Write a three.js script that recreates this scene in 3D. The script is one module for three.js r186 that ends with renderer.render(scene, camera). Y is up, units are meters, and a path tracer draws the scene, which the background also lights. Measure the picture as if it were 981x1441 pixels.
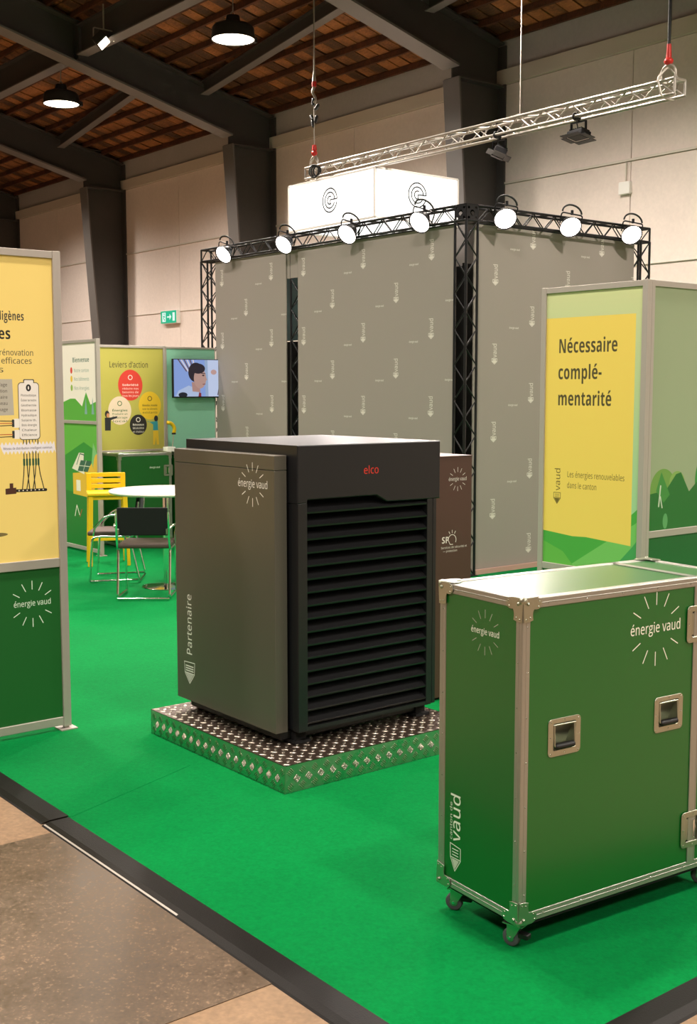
import * as THREE from 'three';
import { mergeGeometries, mergeVertices } from 'three/addons/utils/BufferGeometryUtils.js';
import { RoundedBoxGeometry } from 'three/addons/geometries/RoundedBoxGeometry.js';
import { RectAreaLightUniformsLib } from 'three/addons/lights/RectAreaLightUniformsLib.js';

// ---------------------------------------------------------------- camera, exposure, light
// world axes follow the stand: +X runs away to the right, -Z away to the left, metres
const scene = new THREE.Scene();
scene.background = new THREE.Color(0x050505);
const renderer = new THREE.WebGLRenderer({ antialias: true });
renderer.toneMapping = THREE.LinearToneMapping;
renderer.toneMappingExposure = 0.9;
renderer.shadowMap.enabled = true;
RectAreaLightUniformsLib.init();
const camera = new THREE.PerspectiveCamera(46.92, 981 / 1441, 0.05, 200);
camera.position.set(0, 1.75, 0);
{
  const t = THREE.MathUtils.degToRad(51.5), p = THREE.MathUtils.degToRad(5.93);
  camera.lookAt(Math.cos(t) * Math.cos(p), 1.75 - Math.sin(p), -Math.sin(t) * Math.cos(p));
}
const HALL = { wall: 12.5, eave: 6.6, slope: 0.25, ridge: -1, zFar: -36, zNear: 9 };
const roofY = (x) => HALL.eave + HALL.slope * (HALL.wall - x);
const LAMP_COLOR = 0xfff3e6, LAMP_POWER = 150;
const SPOT_COLOR = 0xfff0ea, SPOT_POWER = 26;

// ---------------------------------------------------------------- helpers
let seed = 7;
const rnd = () => { seed = (seed * 1664525 + 1013904223) >>> 0; return seed / 4294967296; };
const V = (x, y, z) => new THREE.Vector3(x, y, z);
const used = new Map();
function numbered(n) { const k = used.get(n) ?? 0; used.set(n, k + 1); return k ? n + '_' + String(k).padStart(3, '0') : n; }
const origin = new WeakMap();
function thing(name, label, category, o = [0, 0, 0], group) {
  const g = new THREE.Group(); g.name = numbered(name); g.position.set(...o);
  g.userData = { label, category }; if (group) g.userData.group = group;
  scene.add(g); origin.set(g, V(...o)); return g;
}
function struct(name, o = [0, 0, 0]) {
  const g = new THREE.Group(); g.name = name; g.position.set(...o); g.userData = { kind: 'structure' };
  scene.add(g); origin.set(g, V(...o)); return g;
}
// a part: geometry is given in world coordinates (or in the thing's own when its origin is 0)
function part(parent, name, geo, mat, label) {
  const m = new THREE.Mesh(geo, mat); m.name = name; m.castShadow = m.receiveShadow = true;
  if (label) m.userData.label = label;
  const o = origin.get(parent);
  if (o) m.position.copy(o).negate();
  parent.add(m); return m;
}
// a part sharing one geometry, set at a place
function put(parent, name, geo, mat, x, y, z, ry = 0, rx = 0, rz = 0) {
  const m = part(parent, name, geo, mat); m.position.add(V(x, y, z)); m.rotation.set(rx, ry, rz); return m;
}
function slab(name, geo, mat) { const m = new THREE.Mesh(geo, mat); m.name = name; m.castShadow = m.receiveShadow = true; m.userData = { kind: 'structure' }; scene.add(m); return m; }
function copyOf(src, label, pos, ry = 0) {
  const c = src.clone(); c.name = numbered(src.name.replace(/_\d{3}$/, '')); c.position.set(...pos); c.rotation.y = ry;
  c.userData = { ...src.userData, label }; scene.add(c); return c;
}
const box = (x0, x1, y0, y1, z0, z1) => new THREE.BoxGeometry(Math.abs(x1 - x0), Math.abs(y1 - y0), Math.abs(z1 - z0)).translate((x0 + x1) / 2, (y0 + y1) / 2, (z0 + z1) / 2);
const rbox = (x0, x1, y0, y1, z0, z1, r = 0.004, s = 2) => new RoundedBoxGeometry(Math.abs(x1 - x0), Math.abs(y1 - y0), Math.abs(z1 - z0), s, r).translate((x0 + x1) / 2, (y0 + y1) / 2, (z0 + z1) / 2);
function rod(a, b, r, seg = 8, open = false) {
  const d = b.clone().sub(a), g = new THREE.CylinderGeometry(r, r, d.length(), seg, 1, open);
  g.applyQuaternion(new THREE.Quaternion().setFromUnitVectors(V(0, 1, 0), d.clone().normalize()));
  return g.translate((a.x + b.x) / 2, (a.y + b.y) / 2, (a.z + b.z) / 2);
}
// a bar of rectangular section from a to b, its w side kept level
function bar(a, b, w, h) {
  const d = b.clone().sub(a), g = new THREE.BoxGeometry(w, h, d.length());
  g.applyMatrix4(new THREE.Matrix4().lookAt(b, a, V(0, 1, 0)));
  return g.translate((a.x + b.x) / 2, (a.y + b.y) / 2, (a.z + b.z) / 2);
}
const merge = (list) => mergeGeometries(list.map((g) => { const h = g.index ? g.toNonIndexed() : g; for (const k of Object.keys(h.attributes)) if (!['position', 'normal', 'uv'].includes(k)) h.deleteAttribute(k); return h; }));
// bent tube: straight runs with filleted corners
function bent(pts, r, fillet = 0.04, seg = 8, closed = false) {
  const out = [], n = pts.length;
  for (let i = 0; i < n; i++) {
    if (!closed && (i === 0 || i === n - 1)) { out.push(pts[i]); continue; }
    const p = pts[i], a = pts[(i + n - 1) % n].clone().sub(p), b = pts[(i + 1) % n].clone().sub(p);
    const f = Math.min(fillet, a.length() * 0.45, b.length() * 0.45);
    const A = p.clone().addScaledVector(a.normalize(), f), B = p.clone().addScaledVector(b.normalize(), f);
    for (let k = 0; k <= 5; k++) { const t = k / 5; out.push(A.clone().multiplyScalar((1 - t) ** 2).addScaledVector(p, 2 * t * (1 - t)).addScaledVector(B, t * t)); }
  }
  const path = new THREE.CurvePath();
  for (let i = 0; i + 1 < out.length; i++) path.add(new THREE.LineCurve3(out[i], out[i + 1]));
  if (closed) path.add(new THREE.LineCurve3(out[out.length - 1], out[0]));
  const pp = out, R = [], idx = [], pos = [], m = pp.length;
  let up = V(0.13, 1, 0.21).normalize();
  for (let i = 0; i < m; i++) {
    const t = pp[Math.min(i + 1, m - 1)].clone().sub(pp[Math.max(i - 1, 0)]);
    if (closed) t.copy(pp[(i + 1) % m]).sub(pp[(i + m - 1) % m]);
    t.normalize();
    let s = up.clone().addScaledVector(t, -up.dot(t)); if (s.lengthSq() < 1e-4) s = V(1, 0, 0).addScaledVector(t, -t.x); s.normalize(); up = s;
    const q = t.clone().cross(s);
    for (let k = 0; k < seg; k++) { const a = k / seg * Math.PI * 2; const v = pp[i].clone().addScaledVector(s, Math.cos(a) * r).addScaledVector(q, Math.sin(a) * r); pos.push(v.x, v.y, v.z); }
  }
  const rings = closed ? m : m - 1;
  for (let i = 0; i < rings; i++) for (let k = 0; k < seg; k++) {
    const a = i * seg + k, b = i * seg + (k + 1) % seg, c = ((i + 1) % m) * seg + k, d = ((i + 1) % m) * seg + (k + 1) % seg; idx.push(a, b, c, b, d, c);
  }
  if (!closed) { for (let k = 1; k + 1 < seg; k++) { idx.push(0, k + 1, k); const e = (m - 1) * seg; idx.push(e, e + k, e + k + 1); } }
  const g = new THREE.BufferGeometry(); g.setAttribute('position', new THREE.Float32BufferAttribute(pos, 3)); g.setIndex(idx); g.computeVertexNormals();
  g.setAttribute('uv', new THREE.Float32BufferAttribute(new Float32Array(pos.length / 3 * 2), 2));
  return g;
}
// texture coordinates in metres
function metric(g, k = 1) {
  const p = g.attributes.position, n = g.attributes.normal, uv = new Float32Array(p.count * 2);
  for (let i = 0; i < p.count; i++) {
    const ax = Math.abs(n.getX(i)), ay = Math.abs(n.getY(i)), az = Math.abs(n.getZ(i));
    const [u, v] = ay >= ax && ay >= az ? [p.getX(i), p.getZ(i)] : ax >= az ? [p.getZ(i), p.getY(i)] : [p.getX(i), p.getY(i)];
    uv[i * 2] = u * k; uv[i * 2 + 1] = v * k;
  }
  g.setAttribute('uv', new THREE.BufferAttribute(uv, 2)); return g;
}
function shapeOf(pts) { const s = new THREE.Shape(); pts.forEach(([x, y], i) => (i ? s.lineTo(x, y) : s.moveTo(x, y))); s.closePath(); return s; }
function roundRect(s, x, y, w, h, r) {
  s.moveTo(x + r, y); s.lineTo(x + w - r, y); s.absarc(x + w - r, y + r, r, -Math.PI / 2, 0); s.lineTo(x + w, y + h - r); s.absarc(x + w - r, y + h - r, r, 0, Math.PI / 2);
  s.lineTo(x + r, y + h); s.absarc(x + r, y + h - r, r, Math.PI / 2, Math.PI); s.lineTo(x, y + r); s.absarc(x + r, y + r, r, Math.PI, Math.PI * 1.5); return s;
}
const ext = (shape, depth, bevel = 0, cs = 4) => new THREE.ExtrudeGeometry(shape, { depth, bevelEnabled: bevel > 0, bevelSize: bevel, bevelThickness: bevel, bevelSegments: 1, curveSegments: cs });

// ---------------------------------------------------------------- textures
function noiseTile(n, layers, s0) {
  // periodic value noise, 0..1
  const out = new Float32Array(n * n); let s = s0;
  const r = () => { s = (s * 1664525 + 1013904223) >>> 0; return s / 4294967296; };
  let total = 0;
  for (const [cells, amp] of layers) {
    const grid = Float32Array.from({ length: cells * cells }, r); total += amp;
    for (let y = 0; y < n; y++) for (let x = 0; x < n; x++) {
      const fx = x / n * cells, fy = y / n * cells, x0 = Math.floor(fx), y0 = Math.floor(fy);
      let u = fx - x0, v = fy - y0; u = u * u * (3 - 2 * u); v = v * v * (3 - 2 * v);
      const g = (a, b) => grid[(b % cells) * cells + (a % cells)];
      out[y * n + x] += amp * ((g(x0, y0) * (1 - u) + g(x0 + 1, y0) * u) * (1 - v) + (g(x0, y0 + 1) * (1 - u) + g(x0 + 1, y0 + 1) * u) * v);
    }
  }
  return out.map((v) => v / total);
}
function dataTex(n, fn, srgb, rep) {
  const d = new Uint8Array(n * n * 4);
  for (let i = 0; i < n * n; i++) { const c = fn(i % n, Math.floor(i / n), i); d[i * 4] = c[0]; d[i * 4 + 1] = c[1]; d[i * 4 + 2] = c[2]; d[i * 4 + 3] = 255; }
  const t = new THREE.DataTexture(d, n, n); t.wrapS = t.wrapT = THREE.RepeatWrapping; t.magFilter = THREE.LinearFilter; t.minFilter = THREE.LinearMipmapLinearFilter;
  if (srgb) t.colorSpace = THREE.SRGBColorSpace; if (rep) t.repeat.set(...rep); t.needsUpdate = true; return t;
}
const clamp8 = (v) => Math.max(0, Math.min(255, Math.round(v)));
const nA = noiseTile(512, [[4, 1], [9, .8], [22, .5], [60, .4], [160, .5]], 11), nB = noiseTile(512, [[128, 1], [256, 1]], 23), nC = noiseTile(512, [[3, 1], [6, .7], [13, .5]], 37);
const tint = (r, g, b, k, src, k2 = 0, src2 = null) => (x, y, i) => { const v = 1 + (src[i] - .5) * k + (src2 ? (src2[i] - .5) * k2 : 0); return [clamp8(r * v), clamp8(g * v), clamp8(b * v)]; };
const grey = (src, a = 0, b = 255) => (x, y, i) => { const v = clamp8(a + (b - a) * src[i]); return [v, v, v]; };
const T = {
  concrete: dataTex(512, tint(136, 109, 82, .24, nA, .22, nB), true, [.5, .5]),
  darkFloor: dataTex(512, (x, y, i) => { const s = nB[i] > .76 ? 1.35 : 1 + (nB[i] - .5) * .35; const v = s * (1 + (nA[i] - .5) * .45); return [clamp8(92 * v), clamp8(75 * v), clamp8(58 * v)]; }, true, [.8, .8]),
  darkFloorRough: dataTex(512, (x, y, i) => { const v = clamp8(112 + (nA[i] - .5) * 70 + (nB[i] - .5) * 60); return [v, v, v]; }, false, [.8, .8]),
  carpet: dataTex(512, tint(0, 116, 54, .10, nC, .16, nB), true, [.6, .6]),
  fine: dataTex(512, grey(nB), false, [3, 3]),
  wall: dataTex(512, tint(233, 219, 210, .06, nC, .04, nB), true, [.2, .2]),
  fascia: dataTex(512, tint(178, 174, 172, .08, nC, .04, nB), true, [.2, .2]),
  steel: dataTex(512, tint(74, 71, 70, .14, nA), true, [.4, .4]),
  plate: dataTex(512, (x, y, i) => { const v = clamp8(90 + (nA[i] - .5) * 150); return [v, v, v]; }, false, [1.2, 1.2]),
  wood: [0, 1, 2].map((k) => dataTex(256, (x, y, i) => {
    const g = Math.sin((x * .55 + nA[(y * 2) * 512 + x * 2] * 26 + k * 17)) * .5 + .5, n = nA[((y + k * 80) % 256) * 1024 + x * 2];
    const v = .62 + .2 * k + .28 * g * n + (n - .5) * .8; return [clamp8(138 * v), clamp8(88 * v), clamp8(46 * v)];
  }, true, [.8, .8])),
  brush: dataTex(256, (x, y, i) => { const v = clamp8(128 + (nB[(y % 256) * 512] - .5) * 110 + (nB[i] - .5) * 40); return [v, v, v]; }, false, [2, 2]),
};
// flat print: the drawing works in metres, origin bottom left, y up
function print(w, h, ppm, base, draw) {
  const c = document.createElement('canvas'); c.width = Math.min(2048, Math.round(w * ppm)); c.height = Math.min(2048, Math.round(h * ppm));
  const x = c.getContext('2d'); x.fillStyle = base; x.fillRect(0, 0, c.width, c.height);
  const k = c.width / w, ky = c.height / h;
  const P = {
    ctx: x, X: (a) => a * k, Y: (b) => (h - b) * ky, k,
    fill(col, pts) { x.fillStyle = col; x.beginPath(); pts.forEach(([a, b], i) => (i ? x.lineTo(a * k, (h - b) * ky) : x.moveTo(a * k, (h - b) * ky))); x.closePath(); x.fill(); },
    line(col, wd, pts) { x.strokeStyle = col; x.lineWidth = wd * k; x.lineCap = 'round'; x.lineJoin = 'round'; x.beginPath(); pts.forEach(([a, b], i) => (i ? x.lineTo(a * k, (h - b) * ky) : x.moveTo(a * k, (h - b) * ky))); x.stroke(); },
    disc(col, a, b, rx, ry = rx) { x.fillStyle = col; x.beginPath(); x.ellipse(a * k, (h - b) * ky, rx * k, ry * ky, 0, 0, 7); x.fill(); },
    arc(col, wd, a, b, r, t0, t1) { x.strokeStyle = col; x.lineWidth = wd * k; x.lineCap = 'butt'; x.beginPath(); x.arc(a * k, (h - b) * ky, r * k, t0, t1); x.stroke(); },
    text(col, s, a, b, size, o = {}) {
      x.save(); x.translate(a * k, (h - b) * ky); if (o.turn) x.rotate(o.turn); x.fillStyle = col; x.font = (o.bold ? 'bold ' : '') + (size * k) + 'px sans-serif'; x.textAlign = o.align ?? 'left'; x.textBaseline = 'alphabetic';
      const m = x.measureText(s).width; if (o.width) x.scale(o.width * k / m, 1); x.fillText(s, 0, 0); x.restore();
    },
  };
  draw(P);
  const t = new THREE.CanvasTexture(c); t.colorSpace = THREE.SRGBColorSpace; t.anisotropy = 8; return t;
}
function alphaPrint(w, h, ppm, draw) { const t = print(w, h, ppm, '#000', draw); t.colorSpace = THREE.NoColorSpace; return t; }
// the sunburst wordmark, about (cx, cy), rays out to r
function sunburst(P, col, cx, cy, w, r, thin = .006, inner = .64) {
  P.text(col, 'énergie vaud', cx, cy - w * .055, w * .2, { align: 'center', width: w });
  for (const d of [30, 62, 90, 118, 150, 210, 242, 270, 298, 330]) {
    const a = d * Math.PI / 180, f = Math.abs(Math.sin(a)) < .6 ? .68 : inner;
    P.line(col, thin, [[cx + Math.cos(a) * r * f * 1.0, cy + Math.sin(a) * r * f], [cx + Math.cos(a) * r * .99, cy + Math.sin(a) * r]]);
  }
}
// the shield that points down with a word reading upwards above it; (x, y) is the shield's tip
function shieldWord(P, col, x, y, w, h, word, opt = {}) {
  const sh = h * (opt.share ?? .3), t = opt.thin ?? w * .06;
  P.line(col, t, [[x, y], [x - w / 2, y + sh * .5], [x - w / 2, y + sh], [x + w / 2, y + sh], [x + w / 2, y + sh * .5], [x, y]]);
  P.line(col, t, [[x - w / 2, y + sh * .52], [x + w / 2, y + sh * .52]]);
  P.fill(col, [[x, y + t], [x - w * .4, y + sh * .48], [x + w * .4, y + sh * .48]]);
  for (const f of [.62, .74, .86]) P.line(col, t * .8, [[x - w * .3, y + sh * f], [x + w * .3, y + sh * f]]);
  P.text(col, word, x + w * (opt.shift ?? .42), y + sh * 1.18, w * (opt.size ?? 1.1), { turn: -Math.PI / 2, width: h - sh * 1.25 });
  if (opt.small) P.text(col, opt.small, x - w * .42, y + sh * 1.2, w * .36, { turn: -Math.PI / 2, width: (h - sh) * .8 });
}

// ---------------------------------------------------------------- materials
const std = (o) => new THREE.MeshStandardMaterial(o);
const M = {
  concrete: std({ map: T.concrete, roughness: .62, bumpMap: T.fine, bumpScale: .0004 }),
  darkFloor: std({ map: T.darkFloor, roughness: 1, roughnessMap: T.darkFloorRough }),
  carpet: new THREE.MeshPhysicalMaterial({ map: T.carpet, roughness: .95, specularIntensity: .15, bumpMap: T.fine, bumpScale: .001 }),
  strip: new THREE.MeshPhysicalMaterial({ color: 0x0f0b09, specularIntensity: .45, roughness: .5, bumpMap: T.fine, bumpScale: .0004 }),
  wall: std({ map: T.wall, roughness: .85 }), fascia: std({ map: T.fascia, roughness: .85 }), wallTrim: std({ color: 0xcfc5b8, roughness: .8 }), pipe: std({ color: 0xd8cfc2, roughness: .5 }),
  joint: std({ color: 0x8d8176, roughness: 1 }), plaster: std({ color: 0x95968f, roughness: .9 }),
  steel: std({ map: T.steel, roughness: .45, metalness: .15 }), steelEdge: std({ color: 0x6d6865, roughness: .45, metalness: .1 }),
  deck: std({ color: 0x2a180d, roughness: .9 }),
  planks: T.wood.map((m) => std({ map: m, roughness: .8 })), purlin: std({ map: T.wood[1], color: 0xa89080, roughness: .85 }),
  alu: std({ color: 0xaeaea6, metalness: .8, roughness: .36, bumpMap: T.brush, bumpScale: .00005 }),
  frameAlu: std({ color: 0xb4aca4, metalness: .35, roughness: .5 }),
  zinc: std({ color: 0xb4b8a8, metalness: .95, roughness: .28 }), chrome: std({ color: 0xe8e8e6, metalness: 1, roughness: .1 }),
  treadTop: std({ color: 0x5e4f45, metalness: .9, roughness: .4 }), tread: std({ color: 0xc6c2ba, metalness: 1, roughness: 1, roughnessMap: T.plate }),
  lug: std({ color: 0xb9b1a4, metalness: .95, roughness: .3 }),
  green: new THREE.MeshPhysicalMaterial({ color: 0x0c601e, roughness: .36, clearcoat: .4, clearcoatRoughness: .2 }),
  greenBoard: std({ color: 0x12642a, roughness: .5 }),
  black: std({ color: 0x0e0e0f, roughness: .5 }), rubber: std({ color: 0x4a4a4d, roughness: .7 }), blackMetal: std({ color: 0x17171a, roughness: .42, metalness: .3 }),
  matteBlack: std({ color: 0x0b0b0c, roughness: .9 }),
  pumpDark: std({ color: 0x1b1c20, roughness: .38, metalness: .1 }), pumpGrey: std({ color: 0x635d54, roughness: .42, metalness: .25 }),
  louver: std({ color: 0x1c1c1e, roughness: .38, metalness: .2 }),
  brown: std({ color: 0x4c3028, roughness: .5 }),
  red: std({ color: 0xc3241c, roughness: .45 }), white: std({ color: 0xf1efe9, roughness: .4 }), tableTop: new THREE.MeshPhysicalMaterial({ color: 0xf4f0e2, roughness: .25, clearcoat: .4 }),
  yellow: std({ color: 0xe3b90c, roughness: .45 }), seat: std({ color: 0x4c3c36, roughness: .6 }),
  fabric: std({ color: 0x0d0e10, roughness: .9 }), banner: 0, drape: std({ color: 0x0a0b0c, roughness: .95 }), teal: std({ color: 0x8ccbb0, roughness: .55 }), darkTeal: std({ color: 0x4a6a6e, roughness: .5 }),
  lamp: std({ color: 0xffffff, emissive: 0xffedd2, emissiveIntensity: 9 }), spotLens: std({ color: 0xffffff, emissive: 0xfff1ea, emissiveIntensity: 9 }),
  lampBody: std({ color: 0x2b2725, roughness: .5, metalness: .3 }),
  cable: std({ color: 0x141414, roughness: .6 }), wire: std({ color: 0xb9b2a8, roughness: .5, metalness: .6 }), silver: std({ color: 0xb4aea6, metalness: .7, roughness: .38 }),
  lightBox: std({ color: 0xffffff, emissive: 0xffffff, emissiveIntensity: 1.15 }), whiteFrame: std({ color: 0xe6e2dc, roughness: .5 }),
};
const ink = (color, alphaMap, rough = .5) => std({ color, alphaMap, transparent: true, roughness: rough });
// a thin print fixed on a face: 'nx' faces -X, 'pz' faces +Z
function decal(parent, name, mat, face, x, y, z, w, h) {
  const g = new THREE.PlaneGeometry(w, h); if (face === 'nx') g.rotateY(-Math.PI / 2); g.translate(x, y, z);
  const m = part(parent, name, g, mat); m.castShadow = false; return m;
}

// ---------------------------------------------------------------- hall: floor, walls, roof
const W = HALL.wall, ZF = HALL.zFar, ZN = HALL.zNear, RX = HALL.ridge, XL = 2 * RX - W;
slab('floor', metric(box(XL, W + .3, -.3, 0, ZF, ZN)), M.concrete);
slab('floor_covering', metric(box(-.6, 1.893, 0, .0025, -4.272, -2.745)), M.darkFloor);
const frameZ = [-29.3, -23.62, -17.95, -12.27, -6.6, -.9, 4.8];
{ // back wall with its boards
  const wall = struct('wall_back', [W, 0, -12]);
  part(wall, 'wall_core', box(W + .02, W + .3, 0, HALL.eave + .4, ZF, ZN), M.joint);
  const rows = [[0, 1.2, 'w'], [1.21, 3.335, 'w'], [3.35, 4.66, 'w'], [4.70, 6.04, 'w']];
  for (let i = -1; i < frameZ.length; i++) {
    const z0 = i < 0 ? ZF : frameZ[i], z1 = frameZ[i + 1] ?? ZN, cut = [z0, z0 + (z1 - z0) * .42, z1];
    for (const [y0, y1] of rows) for (let k = 0; k < 2; k++) part(wall, 'wall_panel', metric(box(W, W + .025, y0, y1, cut[k] + .006, cut[k + 1] - .006)), M.wall);
    part(wall, 'fascia_panel', metric(box(W, W + .025, 6.26, HALL.eave + .38, z0 + .006, z1 - .006)), M.fascia);
    part(wall, 'wall_rail', metric(box(W - .05, W + .025, 6.05, 6.25, z0, z1)), M.wallTrim);
    part(wall, 'wall_rail', metric(box(W - .025, W + .025, 4.665, 4.695, z0, z1)), M.pipe);
    part(wall, 'wall_rail', metric(box(W - .02, W + .025, 3.337, 3.348, z0, z1)), M.pipe);
  }
}
slab('wall_left', box(XL - .3, XL, 0, HALL.eave + .4, ZF, ZN), M.plaster);
for (const [n, z0, z1] of [['wall_far', ZF - .3, ZF], ['wall_near', ZN, ZN + .3]]) {
  const s = shapeOf([[XL - .3, 0], [W + .3, 0], [W + .3, HALL.eave + .3], [RX, roofY(RX) + .4], [XL - .3, HALL.eave + .3]]);
  slab(n, ext(s, z1 - z0).translate(0, 0, z0), M.plaster);
}
{ // timber roof deck: slab, single planks running down the slope, purlins across
  const roof = struct('ceiling', [0, HALL.eave, 0]);
  const sl = Math.hypot(1, HALL.slope), ang = Math.atan(HALL.slope);
  const strip = (x0, x1, y0, y1, z0, z1) => { // a board on the near slope, offsets measured down from roofY
    const s = shapeOf([[x0, roofY(x0) + y0], [x1, roofY(x1) + y0], [x1, roofY(x1) + y1], [x0, roofY(x0) + y1]]);
    return ext(s, z1 - z0).translate(0, 0, z0);
  };
  part(roof, 'roof_slab', strip(RX, W + .3, .12, .3, ZF, ZN), M.deck);
  const s2 = shapeOf([[RX, roofY(RX) + .12], [RX, roofY(RX) + .3], [XL - .3, HALL.eave - .075 + .3], [XL - .3, HALL.eave - .075 + .12]]);
  part(roof, 'roof_slab', ext(s2, ZN - ZF).translate(0, 0, ZF), M.deck);
  const variants = new Map();
  const plankW = .262, x0 = 4.2;
  for (let z = -30; z < -4; z += plankW) {                        // planks in the bays the picture shows
    for (const [a, b] of [[x0, 8.35], [8.37, 12.48]]) {
      const v = Math.floor(rnd() * 3), lift = rnd() * .02;
      const key = v + '|' + a; if (!variants.has(key)) variants.set(key, metric(strip(a, b, .075, .1, -(plankW - .028) / 2, (plankW - .028) / 2), 1));
      const m = part(roof, 'plank', variants.get(key), M.planks[v]); m.position.z += z + plankW / 2; m.position.y += lift;
    }
  }
  for (let x = 4.4; x < 12.4; x += .42) {                         // timber purlins parallel to the wall, bay by bay
    for (let i = 0; i + 1 < frameZ.length; i++) {
      if (frameZ[i] > -6) continue;
      const y = roofY(x) + .075;
      part(roof, 'purlin', metric(box(x - .024, x + .024, y - .085, y, frameZ[i], frameZ[i + 1])), M.purlin);
    }
  }
}
// steel portal frames
frameZ.forEach((z, i) => {
  const lab = ['dark steel portal frame beyond the yellow display wall, farthest down the hall', 'dark steel portal frame behind the printed panel about levers of action', 'dark steel portal frame whose column rises left of the glowing light box',
    'dark steel portal frame whose column rises right of the glowing light box', 'dark steel portal frame over the tall yellow and green sign panel', 'dark steel portal frame standing above the carpet edge', 'dark steel portal frame at the near end of the hall'][i];
  const f = thing('portal_frame', lab, 'steel frame', [W, 0, z], 'portal frames of the hall');
  const depthTop = .92, depthBot = .5, kneeY = 6.02, hw = .16;
  // column: tapered web, sloping front flange, back flange
  part(f, 'column_web', ext(shapeOf([[W - .02, 0], [W - depthBot, 0], [W - depthTop, kneeY], [W - depthTop, roofY(W - depthTop)], [W - .02, roofY(W) - .02]]), .02).translate(0, 0, z - .01), M.steel);
  part(f, 'column_flange', bar(V(W - depthBot, 0, z), V(W - depthTop, kneeY, z), hw * 2, .03), M.steelEdge);
  part(f, 'column_flange', box(W - .03, W - .005, 0, roofY(W) - .02, z - hw, z + hw), M.steel);
  for (const y of [kneeY, roofY(W - depthTop) - .03]) part(f, 'stiffener', box(W - depthTop, W - .03, y - .012, y + .012, z - hw * .95, z + hw * .95), M.steel);
  // rafter
  const d0 = .66, d1 = .58, xa = W - depthTop, xb = RX;
  part(f, 'rafter_web', ext(shapeOf([[xa, roofY(xa) - .02], [xb, roofY(xb) - .02], [xb, roofY(xb) - d1], [xa, roofY(xa) - d0]]), .02).translate(0, 0, z - .01), M.steel);
  part(f, 'rafter_flange', bar(V(W - .05, roofY(W - .05) - .02, z), V(xb, roofY(xb) - .02, z), hw * 2, .03), M.steel);
  part(f, 'rafter_flange', bar(V(xa, roofY(xa) - d0, z), V(xb, roofY(xb) - d1, z), hw * 2, .03), M.steelEdge);
  for (const x of [8.7]) part(f, 'stiffener', box(x - .01, x + .01, roofY(x) - .58, roofY(x) - .04, z - hw * .95, z + hw * .95), M.steel);
  part(f, 'rafter_web', ext(shapeOf([[RX, roofY(RX) - .02], [XL, HALL.eave - .02], [XL, HALL.eave - d0], [RX, roofY(RX) - d1]]), .02).translate(0, 0, z - .01), M.steel);
});
// steel between the frames: a deep longitudinal beam and slimmer slanting struts
for (let i = 1; i < 4; i++) {
  const a = frameZ[i], b = frameZ[i + 1];
  const t = thing('longitudinal_beam', ['deep dark steel beam between roof frames, beyond the frame left of the light box', 'deep dark steel beam between roof frames with a small floodlight under it', 'deep dark steel beam between the roof frames above the silver truss'][i - 1], 'steel beam', [8.75, roofY(8.75), a], 'beams along the roof');
  const x = 8.75, y = roofY(x) - .08;
  part(t, 'web', box(x - .008, x + .008, y - .42, y, a + .16, b - .16), M.steel);
  part(t, 'flange', box(x - .1, x + .1, y - .44, y - .42, a + .16, b - .16), M.steelEdge); part(t, 'flange', box(x - .1, x + .1, y, y + .02, a + .16, b - .16), M.steel);
  const s = thing('roof_strut', ['slanting dark steel roof strut behind the lower hanging lamp', 'slanting dark steel roof strut behind the higher hanging lamp', 'slanting dark steel roof strut above the silver truss'][i - 1], 'steel strut', [11, roofY(11), a], 'struts in the roof');
  const p = V(11.0, roofY(11.0) - .22, a + .17), q = V(10.25, roofY(10.25) - .22, b - .17);
  part(s, 'web', bar(p.clone().add(V(0, .1, 0)), q.clone().add(V(0, .1, 0)), .015, .2), M.steel);
  part(s, 'flange', bar(p, q, .15, .015), M.steelEdge); part(s, 'flange', bar(p.clone().add(V(0, .2, 0)), q.clone().add(V(0, .2, 0)), .15, .015), M.steel);
}

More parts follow.
